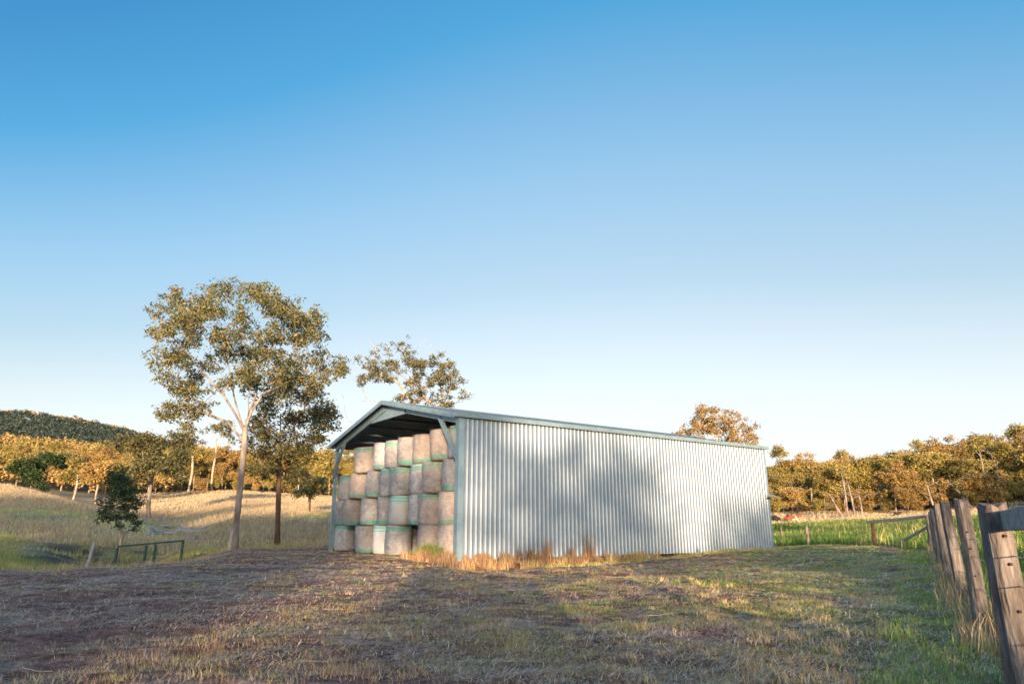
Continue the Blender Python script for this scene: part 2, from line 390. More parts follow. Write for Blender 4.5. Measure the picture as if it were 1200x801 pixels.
# colour of the ground itself (soil, thatch, green pick, dry pasture)
def ground_col(x, y):
    col = 600 + x / np.maximum(y, 1) * 807
    soil = np.array([.125, .078, .075]); red = np.array([.27, .135, .10]); thatch = np.array([.36, .28, .23]); green = np.array([.10, .145, .045]); dry = np.array([.42, .33, .21]); dgreen = np.array([.045, .085, .028])
    n1 = (fbm(x, y * 1.5, 3.2, 5, 4) * .45 + fbm(x, y, .45, 6, 3) * .55)[:, None]; n2 = fbm(x, y, 1.0, 23, 4)[:, None]; n3 = fbm(x, y, 6., 41, 3)[:, None]
    c = soil * (1 - n2) + red * n2
    tm = sstep(.46, .64, n1) * .75
    c = c * (1 - tm) + thatch * tm
    gr = sstep(-2, 9, x + (y - 12) * .35)[:, None]
    gm = sstep(.50, .62, n2 * .5 + n3 * .5) * (.15 + .85 * gr)
    c = c * (1 - gm) + green * gm
    crest = np.interp(col, [0, 120, 200, 280, 400], [21, 23, 26, 37, 41])
    trk = (sstep(7.5, 5, crest - y) * sstep(.2, 1.5, crest - y) * sstep(470, 400, col))[:, None] * (.5 + .5 * sstep(.35, .6, n3))
    c = c * (1 - trk) + (red * .55 + soil * .45) * 1.15 * trk
    # beyond the crest on the left / past the yard: pasture
    far = np.where(col < 400, sstep(0, 3, y - np.interp(col, [0, 120, 200, 280, 400], [21, 23, 26, 37, 41])), sstep(40, 46, y))[:, None]
    f3 = fbm(x, y, 12., 61, 4)[:, None]; f4 = fbm(x, y * 2.2, 3., 67, 4)[:, None]
    past = dry * (.72 + .5 * f4)
    low = sstep(56, 38, y)[:, None] * .7
    gg = np.clip(sstep(.50, .64, f3) * .40 * (1 - .7 * sstep(90, 120, y)[:, None]) + low * sstep(.35, .6, f3), 0, 1)
    past = past * (1 - gg) + (dgreen * .4 + green * .4 + .05) * gg
    # green crop paddock to the right of the fence
    pad = (sstep(15.8, 16.8, x + np.maximum(0, 28 - y) * .56) * sstep(92, 76, y + (f3[:, 0] - .5) * 30) * sstep(850, 900, col))[:, None]
    past = past * (1 - pad) + np.array([.06, .13, .025]) * (.8 + .5 * f4) * pad
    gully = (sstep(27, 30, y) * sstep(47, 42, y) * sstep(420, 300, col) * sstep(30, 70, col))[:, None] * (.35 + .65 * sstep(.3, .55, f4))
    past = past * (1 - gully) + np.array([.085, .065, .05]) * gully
    u, v = shed_uv(x, y)
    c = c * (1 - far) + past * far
    pad2 = (sstep(.2, .9, x - (.54 + .585 * y)) * (y > 3))[:, None]
    c = c * (1 - pad2) + (past * .5 + np.array([.045, .09, .02]) * .5) * pad2
    strip = (sstep(.9, .2, np.abs(v + .4)) * (u > .3) * (u < SH_L))[:, None]
    c = c * (1 - .8 * strip) + np.array([.19, .09, .045]) * .8 * strip
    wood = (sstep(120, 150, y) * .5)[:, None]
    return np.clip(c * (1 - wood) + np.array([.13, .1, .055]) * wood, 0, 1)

def grid_axis(segs):
    out = []
    for a, b_, st in segs: out += list(np.arange(a, b_, st))
    return np.array(out)
gx = grid_axis([(-4000, -1200, 400), (-1200, -300, 60), (-300, -80, 8), (-80, -32, 1.2), (-32, -14, .35), (-14, 16, .16), (16, 34, .4), (34, 90, 1.4), (90, 320, 8), (320, 1200, 60), (1200, 4001, 400)])
gy = grid_axis([(-1500, -120, 120), (-120, 2, 6), (2, 3.5, .5), (3.5, 16, .11), (16, 30, .2), (30, 48, .4), (48, 100, 1.), (100, 200, 3), (200, 500, 12), (500, 1400, 40), (1400, 5001, 600)])
X, Y = np.meshgrid(gx, gy); nx, ny = len(gx), len(gy)
xf, yf = X.ravel(), Y.ravel(); zf = hgt(xf, yf)
idx = np.arange(nx * ny).reshape(ny, nx)
q = np.stack([idx[:-1, :-1], idx[:-1, 1:], idx[1:, 1:], idx[1:, :-1]], -1).reshape(-1, 4)
# ground material
m, n, b = newmat('ground_soil_and_grass')
at = N(n, 'ShaderNodeAttribute', attribute_name='ground_colour')
tc = N(n, 'ShaderNodeTexCoord')
nz = N(n, 'ShaderNodeTexNoise', Scale=6, Detail=12, Roughness=.82); n.links.new(tc.outputs['Object'], nz.inputs['Vector'])
r = ramp_node(n, nz.outputs[0], [(.36, (.18, .16, .16)), (.46, (.75, .72, .72)), (.55, (1.3, 1.25, 1.2)), (.64, (2.4, 2.2, 2.0))])
mm = N(n, 'ShaderNodeMix', data_type='RGBA', blend_type='MULTIPLY'); mm.inputs[0].default_value = 1
n.links.new(at.outputs['Color'], mm.inputs[6]); n.links.new(r.outputs[0], mm.inputs[7])
n.links.new(mm.outputs[2], b.inputs['Base Color']); b.inputs['Roughness'].default_value = .95; b.inputs['Specular IOR Level'].default_value = .1
bp = N(n, 'ShaderNodeBump', Strength=.7, Distance=.04); n.links.new(nz.outputs[0], bp.inputs['Height']); n.links.new(bp.outputs[0], b.inputs['Normal'])
M['ground'] = m
me = mesh_np('ground', np.stack([xf, yf, zf], -1), q.ravel(), np.full(len(q), 4), M['ground'], True)
ca = me.color_attributes.new('ground_colour', 'FLOAT_COLOR', 'POINT')
cc = np.ones((len(xf), 4), np.float32); cc[:, :3] = ground_col(xf, yf); ca.data.foreach_set('color', cc.ravel())
tag(link('ground', me), kind='structure')

# ------------------------------------------------------------------ the hay shed (local frame: x along the long wall, y across, z up)
def shed_world(u, v, z=0): return Vector((SH_C[0] + u * A2[0] + v * B2[0], SH_C[1] + u * A2[1] + v * B2[1], z))
shed = empty('hay_shed', (SH_C[0], SH_C[1], 0), YAW)
tag(shed, 'large steel shed with ribbed silver side wall and open gable full of hay bales', 'shed')
L_, W_, H_, RR = SH_L, SH_W, SH_H, SH_R
# ribbed wall cladding, both faces
def ribbed(n_m, pitch, depth, f):
    """cross-section polyline (s, d)"""
    pts = []; s = 0
    while s < n_m - pitch * .5:
        # flat pan, then a rolled rib with rounded bends
        pts.append((s, 0))
        for t in [k_ / 10 for k_ in range(11)]:
            g_ = .5 * (1 - math.cos(2 * math.pi * t)); pts.append((s + pitch * (.40 + .58 * t), depth * (g_ * g_ * (3 - 2 * g_) * .5 + g_ * .5)))
        s += pitch
    pts.append((n_m, 0)); return pts
P = .21
def sheet(prof, fn, z0, z1, thick=.004):
    b_ = MB(); k_ = len(prof)
    fr = [fn(s, d, z) for z in (z0, z1) for s, d in prof]; bk_ = [fn(s, d - thick, z) for z in (z0, z1) for s, d in prof]
    # faces and edge rims keep their own vertices, so the folded rims stay crisp
    b_.add(fr, [(i, i + 1, k_ + i + 1, k_ + i) for i in range(k_ - 1)])
    b_.add(bk_, [(k_ + i, k_ + i + 1, i + 1, i) for i in range(k_ - 1)])
    vs = fr + bk_
    fs = [(i + 1, i, 2 * k_ + i, 2 * k_ + i + 1) for i in range(k_ - 1)] + [(k_ + i, k_ + i + 1, 3 * k_ + i + 1, 3 * k_ + i) for i in range(k_ - 1)]
    return b_.add(vs, fs)
sheet(ribbed(L_ - .3, P, .036, 0), lambda s, d, z: (s + .26, -d - .012, z), .02, H_ - .06).build('side_wall_cladding', M['zinc'], shed, True)
# rear gable wall
prof = ribbed(W_, P, .03, 0); vs = []; fs = []
for s, d in prof:
    top = H_ + RR * (1 - abs(s - W_ / 2) / (W_ / 2)) - .12
    vs += [(L_ + d, s, .02), (L_ + d, s, top)]
for i in range(len(prof) - 1): fs.append((2 * i, 2 * i + 2, 2 * i + 3, 2 * i + 1))
MB().add(vs, fs).build('rear_wall_cladding', M['zinc'], shed)
# corner flashings
MB().box((-.02, -.06, .0), (.22, -.006, H_ - .05)).box((-.02, -.006, 0), (.0, .20, H_ - .05)).build('corner_flashing', M['steel_blue'], shed)
MB().box((L_ - .1, -.06, .0), (L_ + .045, -.006, H_ - .05)).build('corner_flashing', M['steel_blue'], shed)
# roof sheets
ov = .32   # roof laps past the front frame
sl = math.atan2(RR, W_ / 2); prof = ribbed(L_ + ov + .15, P, .03, 0)
for side in (0, 1):
    def fn(s, d, z, side=side):
        # z runs eave 0 -> ridge 1
        v = z * W_ / 2 - (1 - z) * .12; h = H_ + .02 + RR * v / (W_ / 2) + d + .02
        return (s - ov, v if side == 0 else W_ - v, h)
    sheet(prof, fn, 0, 1).build('roof_cladding', M['roof'], shed)
# ridge cap
MB().extr([(-.28, -.065), (0, -.0), (.28, -.065), (.28, -.075), (0, -.012), (-.28, -.075)], (-ov - .02, W_ / 2, H_ + RR + .085), (L_ + .17, W_ / 2, H_ + RR + .085), (0, 0, 1)).build('ridge_cap', M['steel_blue'], shed)
# barge flashing on the front gable, each slope
for side in (0, 1):
    v0 = -.16 if side == 0 else W_ + .16
    sgn = 1 if side == 0 else -1
    p0 = Vector((-ov - .03, v0, H_ - .0 + RR * -.16 / (W_ / 2))); p1 = Vector((-ov - .03, W_ / 2, H_ + RR))
    f = MB()
    # vertical face with a folded lip
    up = Vector((0, 0, 1))
    f.add([p0 + up * -.10, p1 + up * -.10, p1 + up * .09, p0 + up * .09, p0 + up * -.10 + Vector((.02, 0, 0)), p1 + up * -.10 + Vector((.02, 0, 0)), p1 + up * .09 + Vector((.2, 0, 0)), p0 + up * .09 + Vector((.2, 0, 0))],
          [(0, 1, 2, 3), (4, 7, 6, 5), (3, 2, 6, 7), (0, 4, 5, 1), (0, 3, 7, 4), (1, 5, 6, 2)])
    f.add([p0 + up * -.04 + Vector((-.012, 0, 0)), p1 + up * -.04 + Vector((-.012, 0, 0)), p1 + up * .0 + Vector((-.012, 0, 0)), p0 + up * .0 + Vector((-.012, 0, 0)),
           p0 + up * -.05, p1 + up * -.05, p1 + up * .01, p0 + up * .01], [(0, 1, 2, 3), (0, 4, 5, 1), (3, 2, 6, 7), (0, 3, 7, 4)])
    f.build('barge_flashing', M['steel_blue'], shed)
# gutters (quad profile) along both eaves
for side in (0, 1):
    v = -.10 if side == 0 else W_ + .10; s = -1 if side == 0 else 1
    prof_g = [(0, -.10), (.115 * s * -1, -.10), (.13 * s * -1, .055), (.118 * s * -1, .055), (.105 * s * -1, -.088), (.012 * s * -1, -.088), (.012 * s * -1, .05), (0, .05)]
    g = MB().extr(prof_g, (-ov - .05, v, H_ + .02), (L_ + .2, v, H_ + .02), (0, 0, 1)); g.build('gutter', M['steel_blue'], shed)
# portal frames: columns, rafters, knee braces, collar ties
def csec(d, w=.076, t=.006, l=.02):   # C-section profile: web vertical (second axis) depth d
    return [(0, -d / 2), (w, -d / 2), (w, -d / 2 + l), (w - t, -d / 2 + l), (w - t, -d / 2 + t), (t, -d / 2 + t), (t, d / 2 - t), (w - t, d / 2 - t), (w - t, d / 2 - l), (w, d / 2 - l), (w, d / 2), (0, d / 2)]
nb = 4
for i in range(nb + 1):
    u = i * (L_ - .1) / nb
    for v in (.12, W_ - .12):
        v_ = v + (.02 if v < 1 else -.02)
        MB().box((u + .005, v_ - .1, 0), (u + .04, v_ + .1, H_ - .05)).box((u + .04, v_ - .03, 0), (u + .12, v_ + .03, H_ - .06)).box((u + .12, v_ - .1, 0), (u + .16, v_ + .1, H_ - .05)).build('column', M['steel_blue'], shed)
        MB().box((u - .12, v - .16, -.02), (u + .16, v + .16, .035)).build('column_footing', M['stone'], shed)
    for sgn in (0, 1):
        v0, v1 = (.1, W_ / 2) if sgn == 0 else (W_ - .1, W_ / 2)
        MB().extr(csec(.24), (u, v0, H_ - .16), (u, v1, H_ + RR - .18), (0, 0, 1)).build('rafter', M['steel_blue'], shed)
        # knee brace
        vb = .16 if sgn == 0 else W_ - .16
        va = 1.55 if sgn == 0 else W_ - 1.55
        br = MB().extr(csec(.19, .10), (u - .02, vb, H_ - 1.55), (u - .02, va, H_ + RR * 1.55 / (W_ / 2) - .2), (0, .6, 1)).build('knee_brace', M['steel_blue'], shed)
        if i == 0:
            for dd in (.12, .24): MB().tube([(u - .045, vb + (va - vb) * dd / 2, H_ - 1.55 + dd), (u - .02, vb + (va - vb) * dd / 2, H_ - 1.55 + dd)], .014, 6).build('bolt', M['iron'], br)
    MB().extr(csec(.2, .07), (u - .03, W_ / 2 - 1.75, H_ + RR - .63), (u - .03, W_ / 2 + 1.75, H_ + RR - .63), (0, 0, 1)).build('collar_tie', M['steel_blue'], shed)
# gusset web above the front collar tie
MB().add([(-.01, W_ / 2 - 1.4, H_ + RR - .52), (-.01, W_ / 2 + 1.4, H_ + RR - .52), (-.01, W_ / 2, H_ + RR - .2), (.02, W_ / 2 - 1.4, H_ + RR - .52), (.02, W_ / 2 + 1.4, H_ + RR - .52), (.02, W_ / 2, H_ + RR - .2)],
         [(0, 1, 2), (3, 5, 4), (0, 3, 4, 1), (1, 4, 5, 2), (2, 5, 3, 0)]).build('apex_gusset', M['steel_blue'], shed)
# purlins and girts
for sgn in (0, 1):
    for j in range(6):
        t = j / 5.5 + .02; v = t * W_ / 2; vv = v if sgn == 0 else W_ - v
        MB().extr(csec(.10, .05), (.28, vv, H_ + RR * v / (W_ / 2) - .09), (L_, vv, H_ + RR * v / (W_ / 2) - .09), (0, 0, 1)).build('purlin', M['roof'], shed)
for z in (.5, 1.9, 3.3, 4.7):
    MB().extr(csec(.12, .05), (.05, .08, z), (L_, .08, z), (0, 0, 1)).build('girt', M['steel_blue'], shed)
# small overflow spout on the far corner
MB().tube([(L_ - .12, -.06, 2.72), (L_ - .12, -.16, 2.72), (L_ + .45, -.18, 2.70)], .045, 8).build('spout', M['steel_blue'], shed)
MB().tube([(L_ - .18, -.12, 2.60), (L_ - .02, -.12, 2.60)], .05, 8).build('bracket', M['iron'], shed)

# ------------------------------------------------------------------ hay bales
def bale_mesh(name, mat, seed, Rr=.57, Hh=1.17):
    rg = np.random.default_rng(seed); k = 28; zs = [0, .03, .12, .35, .6, .85, 1.05, 1.14, 1.17]
    prof = [.85, .935, .985, 1.01, 1.0, 1.012, .985, .94, .86]
    ph = rg.uniform(0, 6.28, 6); b_ = MB(); vs = []
    for i, z in enumerate(zs):
        for j in range(k):
            a = 2 * math.pi * j / k
            rr = Rr * prof[i] * (1 + .025 * math.sin(2 * a + ph[0]) + .018 * math.sin(3 * a + ph[1] + z * 2) + .012 * math.sin(5 * a + ph[2] - z * 3) + rg.normal(0, .010))
            vs.append((rr * math.cos(a), rr * math.sin(a), z + .012 * math.sin(a + ph[3]) * (1 if z > .5 else 0)))
    fs = [(i * k + j, i * k + (j + 1) % k, (i + 1) * k + (j + 1) % k, (i + 1) * k + j) for i in range(len(zs) - 1) for j in range(k)]
    vs += [(0, 0, .0), (0, 0, 1.15)]; c0, c1 = len(vs) - 2, len(vs) - 1
    for j in range(k):
        fs.append((c0, (j + 1) % k, j)); fs.append((c1, (len(zs) - 1) * k + j, (len(zs) - 1) * k + (j + 1) % k))
    b_.add(vs, fs)
    # wisps of hay poking out
    for _ in range(260):
        a = rg.uniform(0, 6.28); z = rg.choice([rg.uniform(0, 1.15), 1.15]); p = Vector((Rr * math.cos(a) * .98, Rr * math.sin(a) * .98, z))
        d = Vector((math.cos(a) + rg.normal(0, .5), math.sin(a) + rg.normal(0, .5), rg.normal(0, .6))).normalized() * rg.uniform(.03, .10)
        s = Vector((-math.sin(a), math.cos(a), rg.normal(0, .4))) * .006
        n0 = len(b_.v); b_.v += [tuple(p - s), tuple(p + s), tuple(p + d)]; b_.f.append((n0, n0 + 1, n0 + 2))
    return b_.mesh(name, mat, True)
kinds = ['grey_low', 'grey_high', 'tan_low', 'tan_high', 'white_high', 'plain']
BM = {k_: [bale_mesh('round_bale', M[('bale_' + k_)], 50 + 3 * i + s) for s in range(2)] for i, k_ in enumerate(kinds)}
desc = {'grey_low': 'grey hay bale with green band at its foot', 'grey_high': 'grey hay bale with green band at its top',
        'tan_low': 'tan hay bale with green band at its foot', 'tan_high': 'tan hay bale with green band at its top',
        'white_high': 'white wrapped bale with teal double band', 'plain': 'grey netted round hay bale without clear band'}
rowname = ['bottom layer', 'second layer', 'third layer', 'top layer']
ordn = ['leftmost', 'second from left', 'third from left', 'fourth from left', 'fifth from left', 'sixth from left', 'seventh from left', 'rightmost']
# left edges measured in the photo, per layer: A..H
edges = [[387.5, 396, 416, 437, 451, 466, 489, 513],
         [391, 402, 422, 442, 455, 479, 489.5, 514],
         [393.5, 409, 428, 446, 457, 481, 495, 517],
         [None, 416, 437, 451, 465, 484, 504, 525]]
bk = [['grey_high', 'grey_low', 'grey_low', 'white_high', 'grey_high', 'grey_low', 'tan_low', 'tan_low'],
      ['grey_low', 'tan_low', 'grey_low', 'grey_low', 'white_high', 'grey_low', 'tan_high', 'tan_low'],
      ['grey_high', 'tan_low', 'grey_low', 'grey_high', 'grey_high', 'grey_high', 'tan_high', 'grey_low'],
      ['', 'tan_high', 'grey_low', 'grey_high', 'grey_low', 'tan_low', 'tan_low', 'grey_high']]
BH = 1.232
def solve_v(px, z, d):
    """distance across the shed at which a bale's left edge is seen at px (photo measurement)"""
    lo, hi = 0.0, 14.0
    for _ in range(40):
        v = (lo + hi) / 2; p = shed_world(d, v)
        q = Vector((p.x, p.y)); left = Vector((-q.y, q.x)).normalized() * .57; q = q + left
        dep = q.y * math.cos(PITCH) + (z - CZ) * math.sin(PITCH)
        if 600 + FPX * q.x / dep > px: lo = v
        else: hi = v
    return v
rb = random.Random(5)
placed = []
for L in range(4):
    depth = [.75, .6, .66, .72, .62, .8, .62, .75]
    for j in range(8):
        if edges[L][j] is None: continue
        d = depth[j]; v = solve_v(edges[L][j], L * BH + .6, d)
        v = min(max(v, .68), W_ - .36)
        # nudge back until it does not cut into its neighbour
        for it in range(30):
            if all((d - a) ** 2 + (v - b2) ** 2 > 1.03 ** 2 for (l2, a, b2) in placed if l2 == L): break
            d += .04; v = min(solve_v(edges[L][j], L * BH + .6, d), W_ - .36)
        placed.append((L, d, v))
        kd = bk[L][j]
        o = link('round_bale', BM[kd][(L + j) % 2])
        p = shed_world(d, v, .012 + L * BH); o.location = p
        o.rotation_euler = (rb.gauss(0, .02), rb.gauss(0, .02), rb.uniform(0, 6.28)); s = rb.uniform(.985, 1.02); o.scale = (s, s, 1.055)
        jj = j if L < 3 else j - 1
        on = ordn[j] if L < 3 else (['leftmost', 'second from left', 'third from left', 'fourth from left', 'fifth from left', 'sixth from left', 'rightmost'][jj])
        tag(o, f'{desc[kd]}, {on} in {rowname[L]}', 'hay bale', 'round hay bales stacked in the shed front')
# second and third ranks seen through the gaps
for rank, d in enumerate((2.2, 3.45)):
    for L in range(4):
        for j in range(9):
            v = .75 + j * 1.36 + (.3 if rank else 0)
            if v > W_ - .7: continue
            if L == 3 and j > 7: continue
            dd = d
            while any((dd - a) ** 2 + (v - b2) ** 2 < 1.15 ** 2 for (l2, a, b2) in placed if l2 == L): dd += .06
            placed.append((L, dd, v))
            o = link('round_bale', BM[['grey_low', 'plain', 'tan_low', 'grey_high'][(j + L) % 4]][j % 2])
            o.location = shed_world(dd, v, .012 + L * BH); o.rotation_euler = (0, 0, rb.uniform(0, 6.28)); o.scale = (1, 1, 1.055)
            tag(o, 'netted round hay bale in the ranks behind the front of the stack', 'hay bale', 'round hay bales in the ranks behind')

# ------------------------------------------------------------------ trees
def skeleton(trunk, clumps, rng, sag=.15, seg=.6, jit=.06, lowpen=1.6, guides=()):
    """trunk: list of points; clumps: Nx3. returns nodes, parents, chain list"""
    P_ = [Vector(p) for p in trunk]; par = [-1] + list(range(len(P_) - 1)); chains = [list(range(len(P_)))]
    nt_ = len(P_)
    for gd in guides:
        k0_, pts_ = gd; prev = k0_ % nt_; ch = [prev]
        full = [P_[prev]] + [Vector(p) for p in pts_]
        for a_, b_ in zip(full[:-1], full[1:]):
            m_ = max(1, int((b_ - a_).length / seg))
            for i in range(1, m_ + 1):
                P_.append(a_.lerp(b_, i / m_) + Vector(rng.normal(0, jit * .6, 3))); par.append(prev); prev = len(P_) - 1; ch.append(prev)
        chains.append(ch)
    nd = np.array([tuple(p) for p in P_]); top = nd[nt_ - 1]; minattach = int(nt_ * (.7 if guides else .34))
    order = np.argsort([np.linalg.norm(np.array(c) - top * .6 - nd[len(nd) // 2] * .4) for c in clumps])
    ends = []
    for ci in order:
        c = np.array(clumps[ci]); A = nd[minattach:]
        dv = c - A; dist = np.linalg.norm(dv, axis=1) + 1e-6
        up = dv[:, 2] / dist
        cost = dist * (1 + lowpen * np.clip(.35 - up, 0, 2))
        k_ = int(np.argmin(cost)) + minattach
        p0 = Vector(nd[k_]); p2 = Vector(c); D = (p2 - p0).length
        pd = (P_[k_] - P_[par[k_]]).normalized() if par[k_] >= 0 else Vector((0, 0, 1))
        out = (p2 - p0).normalized()
        p1 = p0 + (pd * .45 + out * .55 + Vector((0, 0, .12))) * D * .5
        m_ = max(2, int(D / seg)); prev = k_; ch = [k_]
        for i in range(1, m_ + 1):
            t = i / m_; q_ = p0 * (1 - t) ** 2 + p1 * 2 * t * (1 - t) + p2 * t * t
            if i < m_: q_ = q_ + Vector(rng.normal(0, jit * min(1, D / 2), 3))
            P_.append(q_); par.append(prev); prev = len(P_) - 1; ch.append(prev)
        nd = np.array([tuple(p) for p in P_]); chains.append(ch); ends.append(prev)
    return P_, par, chains, ends

def tree_wood(P_, par, chains, r0, tip, name, mat, k0=9, expo=2.2):
    n_ = len(P_); acc = np.zeros(n_); kids = np.zeros(n_, int)
    for i in range(n_):
        if par[i] >= 0: kids[par[i]] += 1
    for i in range(n_ - 1, -1, -1):
        if kids[i] == 0: acc[i] = 1
        if par[i] >= 0: acc[par[i]] += acc[i]
    rad = tip * acc ** (1 / expo); f = (r0 / rad[0]); g = math.log(r0 / tip) / math.log(rad[0] / tip) if rad[0] > tip else 1
    rad = tip * (rad / tip) ** g
    b_ = MB()
    for ci, ch in enumerate(chains):
        rr = [rad[i] for i in ch]
        if ci > 0: rr[0] = min(rr[0], rr[1] * 1.25)
        else:
            L0 = P_[ch[-1]].z
            rr = [r * (1 + .35 * math.exp(-P_[i].z / .35)) for r, i in zip(rr, ch)]
        mx = max(rr); k_ = k0 if mx > .1 else (6 if mx > .045 else (4 if mx > .02 else 3))
        b_.tube([P_[i] for i in ch], rr, k_, cap=(ci == 0))
    return b_.mesh(name, mat, True)

def leaves_mesh(name, centers, radii, per, size, mat, rng, flat=.7, droop=.5):
    centers = np.asarray(centers, float); radii = np.asarray(radii, float)
    cs = []
    for c, r_ in zip(centers, radii):
        nn = int(per * (r_ / radii.mean()) ** 2 * rng.uniform(.75, 1.25))
        # sprigs: small tufts inside the clump
        ns = max(4, nn // 9)
        d = rng.normal(0, 1, (ns, 3)); d /= np.linalg.norm(d, axis=1)[:, None]
        rr = r_ * rng.uniform(.25, 1.05, ns)[:, None] ** .7
        sp = c + d * rr * np.array([1, 1, flat]); sp[:, 2] += .12 * r_
        k_ = rng.integers(0, ns, nn); pos = sp[k_] + rng.normal(0, 1, (nn, 3)) * size * np.array([.75, .75, .6])
        cs.append(pos)
    pos = np.concatenate(cs); n_ = len(pos)
    a = rng.uniform(0, 2 * np.pi, n_); dz = rng.normal(-droop, .55, n_)
    d = np.stack([np.cos(a), np.sin(a), dz], -1); d /= np.linalg.norm(d, axis=1)[:, None]
    s = rng.normal(0, 1, (n_, 3)); s -= (s * d).sum(1)[:, None] * d; s /= np.linalg.norm(s, axis=1)[:, None]
    L = size * rng.uniform(.8, 1.7, n_)[:, None]; w = L * rng.uniform(.15, .27, n_)[:, None]
    v = np.stack([pos, pos + d * L * .5 + s * w, pos + d * L, pos + d * L * .5 - s * w], 1).reshape(-1, 3)
    return mesh_np(name, v, np.arange(len(v)), np.full(n_, 4), mat)

def make_tree(name, loc, trunk, clumps, radii, per, size, leaf, bark, r0, seed, tip=.012, label=None, cat='tree', group=None, dead=None, droop=.5, seg=.6, jit=.07, flat=.7, guides=()):
    rng = np.random.default_rng(seed); t = empty(name, loc)
    tag(t, label, cat, group)
    allc = list(clumps) + (list(dead) if dead is not None else [])
    P_, par, chains, ends = skeleton(trunk, allc, rng, seg=seg, jit=jit, guides=guides)
    link('trunk', tree_wood(P_, par, chains, r0, tip, 'trunk', bark), t)
    link('crown', leaves_mesh('crown', clumps, radii, per, size, leaf, rng, droop=droop, flat=flat), t)
    return t

def px_clumps(base, y, pts, scale, org, depth, rng, copies=3, rdef=26, hfac=1.0):
    out = []; rad = []
    pxm = 1 / (FPX / (y * math.cos(PITCH) + 9 * math.sin(PITCH)))
    for p in pts:
        cx, cy = org[0] + p[0] / scale, org[1] + p[1] / scale; r_ = (p[2] if len(p) > 2 else rdef) / scale * pxm
        for k_ in range(copies):
            yy = y + rng.normal(0, depth) if copies > 1 or k_ else y + rng.normal(0, depth)
            q_ = pix(cx + rng.normal(0, 6 if copies > 1 else 0) * (r_ * 2.4 if y < 50 else 1), cy + rng.normal(0, 4.5 if copies > 1 else 0) * (r_ * 2.4 if y < 50 else 1), yy)
            out.append((q_.x - base[0], q_.y - base[1], q_.z - base[2])); rad.append(r_ * rng.uniform(.75, 1.2))
    return out, rad

# --- the tall gum left of the shed
rng = np.random.default_rng(3)
by = 37.0; bp_ = pix(275, 643, by); base = (bp_.x, by, hz(bp_.x, by) - .05)
T1 = [(110,95,32),(160,75),(85,155),(130,140),(190,110),(250,60,32),(310,50),(360,60),(400,75),(230,110),(290,105),(350,105),(410,120),(450,140),(490,130,30),(70,240,30),(110,230),(150,190),(200,170),(250,170),(300,160),(350,160),(400,180),(440,180),(480,165),(90,310,26),(140,290),(165,330),(110,370,26),(150,365),(85,395,18),(200,240),(250,225),(300,220),(350,220),(400,230),(450,230),(500,240),(540,262,26),(562,268,18),(420,280),(470,290),(390,300),(505,290,22),(330,270),(280,290),(185,370,18),(130,110),(60,165,18),(330,320,20),(250,300,18)]
cl, ra = px_clumps(base, by, T1, 2.358, (160, 320), 2.2, rng, 4, 27)
def trunk_px(base, y, pts, rng=None):
    out = []
    for a, b_ in pts:
        q_ = pix(a, b_, y); out.append((q_.x - base[0], q_.y - base[1], q_.z - base[2]))
    out[0] = (out[0][0], out[0][1], 0); return out
tr = trunk_px(base, by, [(275, 643), (276.5, 625), (278, 605), (280, 585), (282, 565), (284, 545), (285.5, 528), (286.5, 517), (287, 508), (288, 500)])
def cpx(pts, y, base, dy=0, scale=2.358, org=(160, 320)):
    out = []
    for i, (a, b_) in enumerate(pts):
        q_ = pix(org[0] + a / scale, org[1] + b_ / scale, y + dy * (i + 1) / len(pts)); out.append((q_.x - base[0], q_.y - base[1], q_.z - base[2]))
    return out
G1 = [(-1, cpx([(308, 380), (312, 320), (302, 250), (295, 180), (285, 110)], by, base)), (-1, cpx([(322, 380), (350, 330), (420, 300), (500, 275), (555, 268)], by, base, -1.2)),
      (-2, cpx([(268, 385), (238, 335), (200, 290), (150, 240), (110, 190)], by, base, .8)), (-3, cpx([(250, 412), (190, 388), (120, 372)], by, base, -.6)),
      (-1, cpx([(318, 370), (345, 290), (370, 220), (400, 150)], by, base, 1.4)), (-2, cpx([(280, 380), (262, 300), (245, 230), (225, 150), (190, 100)], by, base, -1.3))]
make_tree('gum_tree', base, tr, cl, ra, 150, .15, M['leaf_gum'], M['bark_gum'], .165, 11, .012,
          'tallest gum tree with broad sunlit crown and pale forked trunk left of the shed', 'tree', droop=.8, guides=G1, flat=.95)
# --- second, darker gum just behind it
by2 = 46.0; bp2 = pix(325, 637, by2); base2 = (bp2.x, by2, hz(bp2.x, by2) - .05)
T2 = [(380,350),(430,340),(480,340),(520,380),(540,400,22),(350,390),(400,400),(450,400),(500,375),(470,430),(420,440),(370,440),(520,425),(490,460),(440,480),(350,480),(400,490),(330,430),(340,510,20),(460,500,20),(300,470,20),(430,310),(390,320)]
cl2, ra2 = px_clumps(base2, by2, T2 + [(360,550,20),(420,540,20),(450,560,18),(330,540,18),(390,520,22)], 2.358, (160, 320), 1.8, rng, 4)
tr2 = trunk_px(base2, by2, [(325, 637), (325.5, 620), (326, 600), (326.5, 580), (327, 560), (327.5, 540), (328, 520), (328.5, 505), (329, 485)])
make_tree('gum_tree', base2, tr2, cl2, ra2, 135, .17, M['leaf_gum'], M['bark_dark'], .17, 12, .014,
          'gum tree with dark reddish straight trunk standing right behind the tallest gum', 'tree', droop=.6)
